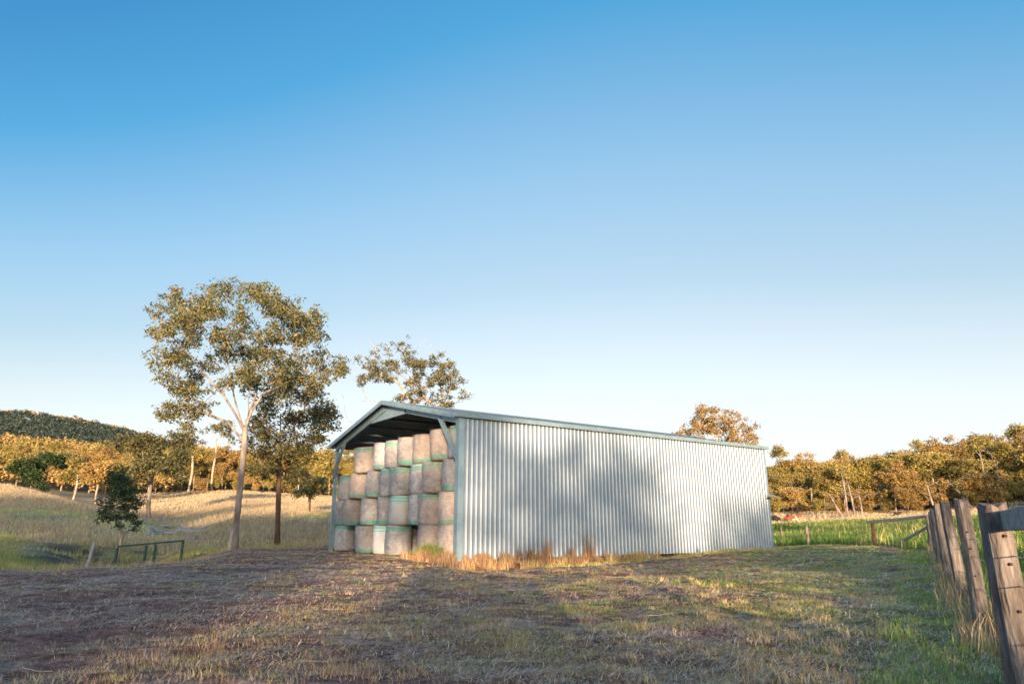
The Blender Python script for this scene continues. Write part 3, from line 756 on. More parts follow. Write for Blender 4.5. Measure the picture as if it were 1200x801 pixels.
# --- tree rising behind the shed ridge
by3 = 62.0; bp3 = pix(478, 625, by3); base3 = (bp3.x, by3, hz(bp3.x, by3) - .05)
T3 = [(150,290,22),(215,340),(300,340),(340,330),(380,330),(150,440),(200,420),(260,400),(310,420),(370,440),(290,280,20),(330,220,20),(235,260,22),(390,172,20),(440,165,24),(490,182,20),(520,225),(480,270),(560,290),(560,340),(600,330),(650,300),(700,320),(760,262,22),(800,290),(840,340),(740,350),(700,400),(640,420),(760,420),(820,440),(880,430),(900,480),(930,530,24),(850,520),(780,480),(700,480),(620,480),(560,500),(520,540),(600,560),(680,590),(760,610),(840,590),(900,580),(460,590),(420,380,22),(540,420,22)]
cl3, ra3 = px_clumps(base3, by3, T3, 6.675, (400, 380), 1.6, rng, 4, 34)
for i in range(len(cl3)): cl3[i] = (cl3[i][0], cl3[i][1], cl3[i][2])
D3 = [(170, 90), (120, 230), (235, 130), (670, 110), (740, 200), (610, 170), (0, 545), (20, 590), (60, 760), (130, 600), (980, 545), (960, 600), (70, 330), (700, 160), (210, 130)]
dd3, _ = px_clumps(base3, by3, D3, 6.675, (400, 380), 1.2, rng, 1, 20)
tr3 = trunk_px(base3, by3, [(472, 626), (472, 600), (472, 575), (471, 550), (470, 525), (469, 505), (468, 485), (470, 470), (474, 460)])
make_tree('gum_tree', base3, tr3, cl3, ra3, 60, .17, M['leaf_gum'], M['bark_pale'], .34, 13, .014,
          'half bare gum tree with sparse crown and dead twigs rising behind the shed ridge', 'tree', dead=dd3, droop=.4)
# --- generic crowns
def dome(rng, height, width, bole, n_, rc, low=.0):
    """clumps over a lobed dome between bole height and height"""
    out = []; rad = []
    lobes = [(rng.uniform(-.38, .38) * width, rng.uniform(-.38, .38) * width, rng.uniform(.35, .98)) for _ in range(rng.integers(6, 10))]
    while len(out) < n_:
        lx, ly, lz = lobes[rng.integers(len(lobes))]; R_ = width * .21
        d = rng.normal(0, 1, 3); d /= np.linalg.norm(d); d *= rng.uniform(.5, 1.0)
        cz_ = bole + (height - bole) * lz - R_ * .4
        p = np.array([lx, ly, cz_]) + d * R_ * np.array([1, 1, .75])
        if p[2] > height or p[2] < bole * .8: continue
        out.append(tuple(p)); rad.append(rc * rng.uniform(.7, 1.25))
    return out, rad
def straight_trunk(rng, h, lean=.05, bend=.25):
    n_ = 9; a = rng.uniform(0, 6.28); return [(lean * h * t * math.cos(a) + bend * math.sin(t * 5 + a) * t, lean * h * t * math.sin(a) + bend * math.cos(t * 4 + a) * t * .7, h * t) for t in np.linspace(0, 1, n_)]

rng = np.random.default_rng(21)
# tree over the far end of the roof
by4 = 70.; bp4 = pix(842, 618, by4); base4 = (bp4.x, by4, hz(bp4.x, by4) - .05)
T4 = [(200,340),(250,280),(300,330),(330,230),(380,180),(430,220),(480,170),(400,280),(350,380),(270,390),(450,340),(500,260),(520,380),(560,300),(600,240),(640,230),(680,290),(640,340),(740,330),(790,340),(700,400),(800,395),(760,450),(820,470),(600,420),(560,440),(480,420),(420,410),(650,450),(220,400),(300,180),(180,380),(390,330),(560,360)]
cl4, ra4 = px_clumps(base4, by4, T4, 8.007, (780, 460), 1.8, rng, 4, 40)
tr4 = trunk_px(base4, by4, [(842, 618), (842, 600), (841, 580), (840, 560), (839, 545), (838, 530), (838, 518)])
make_tree('gum_tree', base4, tr4, cl4, ra4, 55, .2, M['leaf_rust'], M['bark_pale'], .3, 14, .014, 'rust coloured round tree crown showing above the right end of the shed roof')

def simple_tree(name, px, row, y, h, w, bole, n_, rc, per, size, leaf, bark, r0, seed, label, group=None, low=0, stems=1, zb=None):
    rg = np.random.default_rng(seed); p = pix(px, row, y); x = (px - 600) / 807 * y
    b0 = (x, y, hz(x, y) - .06)
    c_, r_ = dome(rg, h, w, bole, n_, rc)
    return make_tree(name, b0, straight_trunk(rg, h * .72, .06, .03 * h), c_, r_, per, size, leaf, bark, r0, seed, .012 if y < 60 else .02, label, 'tree', group, flat=.6)
by5 = 36.; base5 = ((140 - 600) / 807 * by5, by5, hz((140 - 600) / 807 * by5, by5) - .05)
T5 = [(250,300,45),(300,330),(340,380),(220,340),(190,420),(240,450),(180,480),(300,440),(350,460),(330,520,25),(280,500),(220,520),(170,520,25),(360,560,20),(335,600,14),(250,570,18),(280,380),(230,390),(150,500,20)]
cl5, ra5 = px_clumps(base5, by5, T5, 5.007, (90, 500), .7, rng, 3, 34)
make_tree('young_tree', base5, trunk_px(base5, by5, [(139, 645), (141, 636), (143, 628), (142, 618), (141, 610)]), cl5, ra5, 75, .12, M['leaf_dark'], M['bark_gum'], .075, 31, .01, 'small dark green tree with slim double trunk in the gully behind the green rail', droop=.6)
simple_tree('gum_tree', 172, 602, 82, 10.5, 8.6, 3.0, 90, .85, 150, .26, M['leaf_gum'], M['bark_gum'], .24, 32, 'bushy dark crowned gum with spreading grey trunks beside the dry creek')
simple_tree('gum_tree', 362, 620, 68, 4.0, 4.2, 1.6, 26, .45, 110, .2, M['leaf_gum'], M['bark_dark'], .09, 33, 'small low spreading tree in the paddock just left of the shed post')
simple_tree('wattle_tree', 360, 590, 105, 8.3, 6.4, 1.0, 60, .85, 110, .32, M['leaf_olive'], M['bark_dark'], .16, 34, 'dense rounded olive tree behind the small spreading tree near the shed post')
simple_tree('fig_tree', 44, 572, 118, 6.8, 8.0, 1.2, 70, .95, 130, .36, M['leaf_dark'], M['bark_dark'], .2, 35, 'dark green dome shaped tree on the hillside at far left')
simple_tree('shrub', 40, 572, 92, 1.9, 1.6, .2, 14, .35, 90, .2, M['leaf_dark'], M['bark_dark'], .05, 36, 'tiny dark bush on the dry grass crest below the dome shaped tree')
simple_tree('gum_tree', 80, 583, 112, 7.2, 4.6, 2.4, 42, .7, 110, .34, M['leaf_olive'], M['bark_pale'], .16, 37, 'yellow green gum with leaning white trunk right of the dark dome shaped tree')
simple_tree('gum_tree', 107, 590, 108, 6.8, 4.4, 2.0, 42, .7, 100, .34, M['leaf_rust'], M['bark_pale'], .14, 38, 'pale orange crowned gum standing between two yellowish gums at left')
simple_tree('gum_tree', 126, 586, 114, 8.4, 5.0, 2.0, 44, .75, 100, .34, M['leaf_olive'], M['bark_pale'], .16, 39, 'yellowish gum standing immediately left of the bushy creek gum')
simple_tree('gum_tree', 215, 577, 150, 12.5, 7.5, 4.6, 44, .95, 110, .38, M['leaf_olive'], M['bark_pale'], .24, 40, 'straight pale trunked gum at the edge of the lit paddock right of the creek')
simple_tree('gum_tree', 243, 577, 156, 16.2, 9.0, 10., 26, .9, 60, .38, M['leaf_gum'], M['bark_pale'], .22, 41, 'tall thin crowned gum rising above the woods left of the tallest gum')
simple_tree('gum_tree', 202, 577, 165, 18.0, 7.0, 13., 18, .9, 60, .38, M['leaf_gum'], M['bark_pale'], .22, 42, 'gum with a tiny flat crown standing clear above the woods over the creek')

# woodland prototypes
protos = []
pr = [(11, 8.5, 2.2, 66, .95, 'leaf_olive', 'bark_pale'), (12, 9.5, 2.8, 70, 1.0, 'leaf_rust', 'bark_pale'), (10, 8.5, 1.3, 64, .95, 'leaf_olive', 'bark_gum'),
      (13, 9, 4.0, 64, .95, 'leaf_olive', 'bark_pale'), (9, 9.5, .6, 70, 1.0, 'leaf_rust', 'bark_dark'), (8, 8.5, .4, 64, 1.0, 'leaf_olive', 'bark_dark'), (13, 9.5, 7.6, 44, .8, 'leaf_gum', 'bark_pale')]
for i, (h, w, bo, n_, rc, lf, bk_) in enumerate(pr):
    rg = np.random.default_rng(100 + i); c_, r_ = dome(rg, h, w, bo, n_, rc)
    t = make_tree('woodland_tree', (0, 0, -50), straight_trunk(rg, h * .72, .07, .04 * h), c_, r_, 130 if i < 6 else 60, .33, M[lf], M[bk_], .013 * h, 100 + i, .025, 'proto', 'tree', seg=1.0, flat=.6)
    protos.append(t)
used = [False] * len(protos)
def put_tree(pi, x, y, s, label, group):
    if not used[pi]: t = protos[pi]; used[pi] = True
    else: t = copy_tree(protos[pi])
    t.location = (x, y, hz(x, y) - .1); t.rotation_euler = (0, 0, rw.uniform(0, 6.28)); t.scale = (s * rw.uniform(.9, 1.1), s * rw.uniform(.9, 1.1), s)
    tag(t, label, 'tree', group); return t
rw = random.Random(8)
NTH = ['first', 'second', 'third', 'fourth', 'fifth', 'sixth', 'seventh', 'eighth', 'ninth', 'tenth', 'eleventh', 'twelfth', 'thirteenth', 'fourteenth', 'fifteenth', 'sixteenth', 'seventeenth', 'eighteenth', 'nineteenth', 'twentieth'] + ['one more'] * 30
words = ['olive leaved', 'rust tinted', 'thin olive', 'pale trunked', 'bushy rust', 'low olive']
def belt(cols, ys, step, smin, smax, place, weights, dens=1):
    made = []
    for y in ys:
        c = cols[0] + rw.uniform(0, step)
        while c < cols[1]:
            yy = y + rw.uniform(-4, 4); x = (c - 600) / 807 * yy
            pi = rw.choices(range(6), weights)[0]
            t_ = put_tree(pi, x, yy, rw.uniform(smin, smax) * (1 + .28 * float(sstep(960, 1180, np.array(c)))), '', f'{words[pi]} gums {place}')
            made.append((c, pi, t_)); c += step * rw.uniform(.7, 1.3) * 125 / yy * 1.0
    for pi in range(6):
        g_ = [t_ for c_, p_, t_ in sorted([(a, b, 0) for a, b, _ in made]) if 0] or [m_[2] for m_ in sorted([m_ for m_ in made if m_[1] == pi], key=lambda m_: m_[0])]
        for i, t_ in enumerate(g_):
            t_['label'] = (f'{NTH[i]} from left of the ' if len(g_) > 1 else 'only ') + f'{words[pi]} ' + ('gum' if 'bushes' not in place else 'gum') + ('s' if len(g_) > 1 else '') + f' {place}'
# right woods: front rank, middle, back
belt((885, 1290), (118,), 19, .55, .88, 'in front of the right woods', (4, 2, 3, 4, 2, 2))
belt((885, 1300), (134, 150), 24, .66, 1.0, 'inside the right woods', (4, 3, 3, 2, 2, 1))
belt((890, 1320), (168,), 28, .8, 1.1, 'at the back of the right woods', (4, 3, 3, 3, 0, 0))
# left woods behind the lit paddock
belt((175, 560), (160,), 22, .5, .95, 'edging the left paddock', (4, 2, 2, 4, 1, 2))
belt((165, 560), (176, 195), 26, .8, 1.05, 'deeper behind the left paddock', (3, 3, 3, 3, 2, 2))
# lower hillside, far left
belt((-60, 190), (150,), 24, .45, .85, 'at the left hill foot', (4, 4, 3, 1, 3, 1))
belt((-60, 190), (185, 215), 26, .75, .95, 'on the left lower slope', (4, 4, 3, 1, 3, 1))
belt((890, 1290), (108, 126), 24, .28, .5, 'bushes before right woods', (0, 0, 2, 0, 3, 4))
belt((180, 420), (152,), 26, .25, .42, 'bushes before left woods', (0, 0, 2, 0, 2, 3))
# standing dead stems and feature trees in the right woods
def dead_tree(px, y, h, lean, seed, label):
    rg = np.random.default_rng(seed); x = (px - 600) / 807 * y; t = empty('dead_tree', (x, y, hz(x, y) - .1)); tag(t, label, 'tree')
    trk = [(lean * h * s, .1 * math.sin(s * 7 + seed), h * s) for s in np.linspace(0, 1, 8)]
    ends = [(lean * h * rg.uniform(.5, 1) + rg.normal(0, 1.0), rg.normal(0, .8), h * rg.uniform(.55, 1.08)) for _ in range(7)]
    P_, par, ch, _ = skeleton(trk, ends, rg, seg=.6, jit=.1)
    link('trunk', tree_wood(P_, par, ch, .15, .03, 'trunk', M['bark_gum']), t)
dead_tree(996, 103, 6.4, -.02, 1, 'tallest bleached dead trunk in front of the sunlit woods')
dead_tree(1004, 104, 5.2, -.08, 2, 'bleached dead trunk leaning against the tallest dead trunk')
dead_tree(1012, 104, 4.5, .02, 3, 'short bleached dead trunk at the right of the dead trio')
dead_tree(990, 100, 3.8, -.45, 4, 'strongly leaning bleached dead stem left of the tallest dead trunk')
dead_tree(1100, 100, 4.4, -.18, 5, 'bleached stem leaning left behind the timber fence posts')
dead_tree(1163, 112, 9.5, .03, 6, 'tall cream coloured trunk with bare forks above the nearest fence post')
dead_tree(1146, 106, 4.6, -.75, 7, 'fallen pale limb leaning low in the woods above the nearest fence post')
dead_tree(938, 112, 5.5, -.12, 8, 'slim bleached stem in the woods near the corner of the shed')

# far wooded hill: one mass of crowns and stems
def forest_mass(name, n_, cols, yr, leaf, size, cw, ch, seed, leaves=26, polar=False):
    rg = np.random.default_rng(seed); c = rg.uniform(cols[0], cols[1], n_); y = rg.uniform(yr[0], yr[1], n_); x = (c - 600) / 807 * y
    if polar: a_ = np.radians(c); rr_ = y; x = rr_ * np.sin(a_); y = rr_ * np.cos(a_)
    z = hgt(x, y, False); H0 = ch * rg.uniform(.7, 1.2, n_)
    k_ = 5   # lobes per crown
    lob = rg.normal(0, 1, (n_, k_, 3)) * np.array([cw * .30, cw * .30, ch * .12]); lob += np.stack([x, y, z + H0 * .72], -1)[:, None]
    L = rg.normal(0, 1, (n_, k_, leaves, 3)); L /= np.linalg.norm(L, axis=-1)[..., None]; L *= np.array([cw * .24, cw * .24, ch * .16]) * rg.uniform(.6, 1, (n_, k_, leaves, 1))
    pos = (lob[:, :, None] + L).reshape(-1, 3); m_ = len(pos)
    d = rg.normal(0, 1, (m_, 3)); d /= np.linalg.norm(d, axis=1)[:, None]; s = rg.normal(0, 1, (m_, 3)); s -= (s * d).sum(1)[:, None] * d; s /= np.linalg.norm(s, axis=1)[:, None]
    v = np.stack([pos - d * size, pos + s * size * .5, pos + d * size, pos - s * size * .5], 1).reshape(-1, 3)
    # thin trunks
    tv = []; w = .18
    for dx, dz in ((-w, 0), (w, 0), (w, 1), (-w, 1)): tv.append(np.stack([x + dx, y, z + dz * H0 * .8], -1))
    me_ = mesh_np(name, v, np.arange(len(v)), np.full(m_, 4), leaf)
    o = link(name, me_); return o
tag(forest_mass('hillside_forest', 700, (-120, 330), (235, 370), M['leaf_rust'], .62, 7.5, 10, 3), 'golden brown forest covering the lower slope of the far left hill', 'forest', kind='stuff')
tag(forest_mass('hillside_forest', 500, (-120, 330), (235, 370), M['leaf_olive'], .62, 7.5, 10, 4), 'olive green trees mixed through the golden forest on the far left hill', 'forest', kind='stuff')
tag(forest_mass('ridge_forest', 2600, (-160, 420), (470, 960), M['leaf_ridge_shade'], 1.3, 10, 11, 5, 10), 'blue green forest, leaves coloured dark as shade, on the high ridge at far left', 'forest', kind='stuff')
tag(forest_mass('ridge_top_trees', 170, (-160, 330), (870, 960), M['leaf_rust'], 1.2, 9, 12, 25, 12), 'rust leaved trees along the crest of the dark ridge, coloured to look sunlit', 'forest', kind='stuff')  # rust leaf colour paints the sunlit top edge of the ridge
tag(forest_mass('woodland_backdrop', 420, (330, 1330), (205, 300), M['leaf_olive'], .7, 8, 9, 6), 'distant olive wood closing the skyline behind the nearer trees', 'forest', kind='stuff')
tag(forest_mass('undergrowth', 420, (170, 560), (163, 205), M['leaf_olive'], .4, 4, 3.5, 7, 18), 'low dark undergrowth beneath the trees beyond the left paddock', 'undergrowth', kind='stuff')
tag(forest_mass('undergrowth', 420, (-80, 190), (140, 225), M['leaf_rust'], .4, 5, 4.0, 9, 18), 'low rusty undergrowth beneath the trees at the foot of the left hill', 'undergrowth', kind='stuff')
tag(forest_mass('undergrowth', 700, (880, 1320), (122, 190), M['leaf_olive'], .4, 4.5, 4.5, 8, 18), 'low dark undergrowth beneath the sunlit woods right of the shed', 'undergrowth', kind='stuff')

tag(forest_mass('woodland_belt', 420, (52, 118), (95, 150), M['leaf_olive'], .8, 8, 12, 15, 22, True), 'olive woods carrying on to the right beyond the timber fence', 'forest', kind='stuff')
# shade trees on the rise behind the viewpoint, standing where the long shadows come from
sh = []
def shade(x, y, s, pi): sh.append(put_tree(pi, x, y, s, 'broad gum of the tree line whose shadow falls across the yard', 'tree line casting the long shadows'))
for i, x in enumerate(np.arange(-93, -3, 5.2)):
    k_ = [4, 2, 0, 2, 4, 1][i % 6]; T_ = 16.0 if x < -21 else 12.7
    shade(x, -52 + rw.uniform(-2.5, 2.5), T_ / pr[k_][0] * rw.uniform(.97, 1.04), k_)
    shade(x + 2.4, -45 + rw.uniform(-2, 2), T_ / 16 * rw.uniform(.8, .95), [5, 4][i % 2])
    if x < -11: shade(x - .3, -42 + rw.uniform(-2, 2), T_ / 16 * rw.uniform(.7, .85), 5)
for i, (x, s_, k_) in enumerate([(-.5, 1.0, 6), (3.0, .98, 6), (6.4, .92, 6), (9.6, .84, 6), (17.6, .78, 6), (19.2, .74, 6), (16.6, .70, 1), (34, 1.0, 6), (42, .98, 6), (-1.5, .72, 5), (1.8, .66, 5), (4.8, .60, 4), (8.6, .66, 5)]):
    shade(x, -50 + rw.uniform(-1.5, 1.5), s_, k_)
for i, x in enumerate([-6, 3.5, 19, 30]): shade(x, -41 + rw.uniform(-3, 3), rw.uniform(.5, .6), [5, 2, 4][i % 3])

# ------------------------------------------------------------------ post fence on the right
fence = empty('timber_fence', (0, 0, 0)); tag(fence, 'weathered split post fence with wires running away along the right edge', 'fence')
rf = random.Random(4)
def split_post(x, y, top, w, d, mat, parent, lean=(0, 0), seed=0, name='post', notch=True):
    rg = np.random.default_rng(seed); z0 = hz(x, y) - .25; k_ = 14; n_ = 16; vs = []
    ph = rg.uniform(0, 6.28, 5); ring = []
    for j in range(k_):
        a = 2 * math.pi * j / k_; ca, sa = math.cos(a), math.sin(a)
        sq = (abs(ca) ** 4 + abs(sa) ** 4) ** -.25 * .94
        ring.append((ca * sq, sa * sq, 1 + rg.normal(0, .05)))
    for i in range(n_):
        t = i / (n_ - 1); z = z0 + (top - z0) * t
        for j, (ca, sa, rr) in enumerate(ring):
            g = rr * (1.16 - .18 * t + .03 * math.sin(ph[0] + t * 6 + j) + rg.normal(0, .012))
            if i == n_ - 1: g *= .93
            zz = z + (rg.normal(0, .012) + .02 * math.sin(ph[1] + j * .9) if i == n_ - 1 else 0)
            vs.append((x + ca * w / 2 * g + lean[0] * t + .012 * math.sin(t * 4 + ph[2]), y + sa * d / 2 * g + lean[1] * t, zz))
    vs.append((x + lean[0], y + lean[1], top + .008)); c_ = len(vs) - 1
    fs = [(i * k_ + j, i * k_ + (j + 1) % k_, (i + 1) * k_ + (j + 1) % k_, (i + 1) * k_ + j) for i in range(n_ - 1) for j in range(k_)]
    fs += [((n_ - 1) * k_ + j, (n_ - 1) * k_ + (j + 1) % k_, c_) for j in range(k_)]
    me_ = MB().add(vs, fs).mesh(name, mat); o = link(name, me_, parent); return o
def fx(y): return .62 + .585 * y
fposts = [(1.2, 1.33, .19), (5.0, 1.335, .20), (8.4, 1.50, .155), (11.9, 1.58, .165), (15.6, 1.66, .2), (20, 1.66, .2), (24, 1.66, .2), (28, 1.62, .26)]
for i, (y, top, w) in enumerate(fposts):
    o = split_post(fx(y), y, top, w, w * .9, M['timber'], fence, (rf.uniform(-.04, .04), 0), 200 + i)
    if i == 1: o['label'] = 'nearest thick fence post with bolt holes and rail behind its top'
    if i in (1, 2):
        for z in (.62, .93, 1.12): MB().tube([(fx(y) - w * .25, y - w * .56, z), (fx(y) - w * .20, y - w * .35, z)], .011, 8).build('staple', M['iron'], fence)
def rail(p0, p1, w, h, mat, name, parent, seed=0):
    rg = np.random.default_rng(seed); p0, p1 = Vector(p0), Vector(p1); n_ = 9; vs = []
    d = (p1 - p0).normalized(); r_ = d.cross(Vector((0, 0, 1))).normalized(); u = r_.cross(d); k_ = 8
    for i in range(n_):
        c_ = p0.lerp(p1, i / (n_ - 1)) + u * rg.normal(0, .006)
        for a, b_ in [(-.5, -.44), (-.42, -.5), (.42, -.5), (.5, -.44), (.5, .44), (.42, .5), (-.42, .5), (-.5, .44)]:
            vs.append(c_ + r_ * a * w * (1 + rg.normal(0, .012)) + u * b_ * h * (1 + rg.normal(0, .012)))
    fs = [(i * k_ + j, i * k_ + (j + 1) % k_, (i + 1) * k_ + (j + 1) % k_, (i + 1) * k_ + j) for i in range(n_ - 1) for j in range(k_)] + [tuple(range(k_))[::-1], tuple(range((n_ - 1) * k_, n_ * k_))]
    return MB().add(vs, fs).build(name, mat, parent)
rail((fx(5.12) + .06, 5.16, 1.225), (fx(1.0) + .08, 1.0, 1.235), .06, .135, M['timber_grey'], 'rail', fence, 1)
for j, z in enumerate((1.02, .82, .45)):
    w_ = MB(); pts_ = []
    for i, (y, top, w) in enumerate(fposts):
        s = .55 if i == 0 else 0
        pts_.append((fx(y) - .0 - w * .0 + .05, y - .02 + .02, z + hz(fx(y), y) * .9 + (.05 if i > 3 else 0)))
        if i < len(fposts) - 1:
            y2 = fposts[i + 1][0]; ym = (y + y2) / 2; pts_.append((fx(ym) + .05, ym, z - .03 + hz(fx(ym), ym) * .9))
    w_.tube(pts_, .0045, 5).build('wire', M['wire'], fence)
# second fence: strainer with stay, then posts going away beside the paddock
f2 = empty('paddock_fence', (16.8, 28, hz(16.8, 28))); tag(f2, 'paddock fence with high rail and diagonal stay leaving the timber fence end', 'fence')
def rel(p): return tuple(Vector(p) - Vector(f2.location))
pp = [pix(1022, 613, 32), pix(945, 616, 38.6), pix(915, 617, 47)]
tmp = []
for i, (q_, m_) in enumerate(zip(pp, ('timber_red', 'timber', 'timber'))):
    o = split_post(q_.x, q_.y, q_.z, .15 if i < 2 else .12, .14, M[m_], None, (0, 0), 300 + i); o.parent = f2; o.matrix_parent_inverse = f2.matrix_world.inverted(); tmp.append(o)
    o.location = -Vector(f2.location)
tmp[0]['label'] = 'reddish brown paddock post at the low end of the high rail'
a_ = pix(1092, 604, 28); c0 = pix(1016, 611.5, 32.2)
rail(rel(a_), rel(c0), .09, .12, M['timber_grey'], 'rail', f2, 3)
a_ = pix(1091, 615, 28); c0 = pix(1047, 639.5, 30.5)
rail(rel(a_), rel(c0), .08, .09, M['timber_grey'], 'stay', f2, 4)
for z in (-.25, -.6):
    MB().tube([rel(pix(1092, 604, 28) + Vector((0, 0, z)))] + [rel(q_ + Vector((0, 0, z + .1))) for q_ in pp], .005, 4).build('wire', M['wire'], f2)

# far stakes and pale log in the golden paddock
stk = [(948, 605, 98), (962, 604, 99), (969, 604, 100), (955, 606, 94), (1000, 612, 84), (1120, 600, 92)]
for i, (px, row, y) in enumerate([(955, 610, 95), (962, 610, 95), (968, 611, 94), (972, 600, 112), (983, 600, 112)]):
    x = (px - 600) / 807 * y; z = hz(x, y); o = MB().tube([(0, 0, -.2), (0.02, 0, .6), (0, .02, 1.15)], [.07, .065, .05], 6).build('stake', M['bark_pale'])
    o.location = (x, y, z); tag(o, 'pale weathered stake standing in the golden paddock right of the shed', 'stake', 'pale stakes in the golden paddock')
def log(px, y, L, r_, rz, label, mat='bark_pale', seed=0, dz=.0):
    rg = np.random.default_rng(seed); x = (px - 600) / 807 * y
    pts_ = [((t - .5) * L, rg.normal(0, .05), r_ * .7 + rg.normal(0, .03) + dz) for t in np.linspace(0, 1, 7)]
    rr = [r_ * (1.1 - .5 * t) * rg.uniform(.9, 1.1) for t in np.linspace(0, 1, 7)]
    b_ = MB().tube(pts_, rr, 8)
    b_.tube([pts_[4], (pts_[4][0] + .5, .3, r_ + .35), (pts_[4][0] + .8, .5, r_ + .5)], [r_ * .45, r_ * .3, r_ * .15], 6)
    o = b_.build('log', M[mat]); o.location = (x, y, hz(x, y)); o.rotation_euler = (0, 0, rz); return tag(o, label, 'log')
log(1008, 82, 3.2, .14, .1, 'pale fallen log in the green crop behind the paddock posts')
log(177, 27.5, 1.0, .11, .15, 'short weathered log lying under the green rail', 'bark_gum', 2, .15)
for i, (px, y, L, r_, a, lb) in enumerate([(205, 56, 3.5, .2, .4, 'grey driftwood log heaped in the dry creek left of the gum trunk'), (228, 54, 2.8, .26, -.3, 'dark ended fallen log in the creek bed nearest the tallest gum'), (190, 66, 5, .2, -.9, 'long bluish fallen branch in the creek bed'), (185, 74, 4, .25, -1.2, 'bluish fallen trunk below the bushy creek gum'), (200, 61, 3, .18, .9, 'crossed grey branch lying over the creek bed')]):
    log(px, y, L, r_, a, lb, 'timber_grey', 20 + i)
rs = random.Random(12)
for i in range(26):
    px = rs.uniform(165, 235); y = rs.uniform(50, 80); x = (px - 600) / 807 * y; s = rs.uniform(.15, .5)
    b_ = MB(); vs = []
    import itertools
    for k_ in range(4):
        for j in range(7):
            a = j / 7 * 6.283; r_ = (s, s * 1.15, s * .9, s * .35)[k_] * rs.uniform(.8, 1.15); vs.append((r_ * math.cos(a), r_ * math.sin(a) * .8, (-.1, .2, .5, .72)[k_] * s))
    fs = [(k_ * 7 + j, k_ * 7 + (j + 1) % 7, (k_ + 1) * 7 + (j + 1) % 7, (k_ + 1) * 7 + j) for k_ in range(3) for j in range(7)] + [tuple(range(21, 28))]
    o = b_.add(vs, fs).build('rock', M['stone']); o.location = (x, y, hz(x, y)); o.rotation_euler = (0, 0, rs.uniform(0, 6))
    tag(o, 'bluish grey rock in the dry creek bed left of the tallest gum', 'rock', 'rocks in the dry creek bed')

# ------------------------------------------------------------------ green rail, leaning post, stake by the gum
gr = empty('green_rail_fence', (0, 0, 0)); 
ra_ = pix(138, 640, 26.5); rb_ = pix(216, 633, 28.0); gr.location = (ra_.x, ra_.y, hz(ra_.x, ra_.y)); tag(gr, 'low dark green painted metal rail on short posts at the edge of the gully', 'fence')
def relg(p): return tuple(Vector(p) - Vector(gr.location))
MB().extr([(-.03, -.035), (.03, -.035), (.03, .035), (-.03, .035)], relg(ra_), relg(rb_), (0, 0, 1)).build('rail', M['green_paint'], gr)
for t in (.0, .42, .56, .98):
    q_ = ra_.lerp(rb_, t); MB().box((relg(q_)[0] - .035, relg(q_)[1] - .04, hz(q_.x, q_.y) - gr.location.z - .3), (relg(q_)[0] + .035, relg(q_)[1] + .04, relg(q_)[2] - .047 if t not in (.98,) else relg(q_)[2] + .03)).build('post', M['green_paint'], gr)
q_ = ra_.lerp(rb_, .5)
lp = pix(101, 661, 22.5); o = split_post(0, 0, .86, .11, .1, M['timber_grey'], None, (.16, 0), 400, 'leaning_post')
o.data.transform(Matrix.Translation((0, 0, 0))); o.location = (lp.x, lp.y, hz(lp.x, lp.y)); tag(o, 'short grey timber post leaning right at the left edge of the yard', 'post')
lp = pix(269, 645, 36); b_ = MB().tube([(0, 0, -.2), (0, 0, .5), (.05, 0, 1.1)], [.1, .095, .08], 8).build('stake', M['timber_grey']); b_.location = (lp.x, lp.y, hz(lp.x, lp.y)); tag(b_, 'pale cut stump post against the foot of the tallest gum', 'stake')

# ------------------------------------------------------------------ cattle in the golden paddock (lying)
def cow(px, row, y, s, rz, cols, label, name='cow'):
    x = (px - 600) / 807 * y
    V = [(0, 0, .55), (.5, 0, .62), (.95, 0, .66), (1.25, 0, .85), (1.5, 0, .98), (1.78, 0, .86),   # spine to muzzle
         (-.45, 0, .6), (-.75, 0, .5),                                                            # rump
         (.85, .3, .28), (1.15, .36, .10), (.8, .42, .08), (.85, -.3, .28), (1.15, -.36, .10), (.8, -.42, .08),
         (-.4, .38, .28), (.0, .5, .10), (-.35, .55, .07), (-.4, -.38, .28), (.0, -.5, .10), (-.35, -.55, .07),
         (1.42, .2, 1.04), (1.42, -.2, 1.04), (-.86, .05, .3), (-.88, .1, .1)]
    E = [(0, 1), (1, 2), (2, 3), (3, 4), (4, 5), (0, 6), (6, 7), (2, 8), (8, 9), (9, 10), (2, 11), (11, 12), (12, 13), (6, 14), (14, 15), (15, 16), (6, 17), (17, 18), (18, 19), (4, 20), (4, 21), (7, 22), (22, 23)]
    Rr = [.40, .40, .34, .2, .16, .10, .37, .22, .14, .08, .06, .14, .08, .06, .2, .09, .06, .2, .09, .06, .05, .05, .035, .03]
    me_ = bpy.data.meshes.new('body'); me_.from_pydata(V, E, []); o_ = link('body', me_)
    md = o_.modifiers.new('skin', 'SKIN')
    for v, r_ in zip(me_.skin_vertices[0].data, Rr): v.radius = (r_, r_)
    me_.skin_vertices[0].data[0].use_root = True
    sb = o_.modifiers.new('sub', 'SUBSURF'); sb.levels = 2; sb.render_levels = 2
    me_.materials.append(cols)
    t = empty(name, (x, y, hz(x, y) + .02), rz); t.scale = (s, s, s); o_.parent = t; tag(t, label, 'cow')
    for sy in (1, -1): MB().tube([(1.45, .12 * sy, 1.12), (1.46, .22 * sy, 1.2), (1.5, .24 * sy, 1.3)], [.03, .022, .008], 6).build('horn', M['bark_pale'], t)
    return t
m_h = noise_mat('hereford_coat', [(.40, (.20, .065, .03)), (.54, (.17, .05, .025)), (.58, (.5, .42, .33)), (.7, (.55, .48, .4))], 1.3, 1, rough=.7, bump=.1)
m_b = noise_mat('black_coat', [(.3, (.012, .01, .01)), (.7, (.035, .028, .025))], 3, rough=.6, bump=.1)
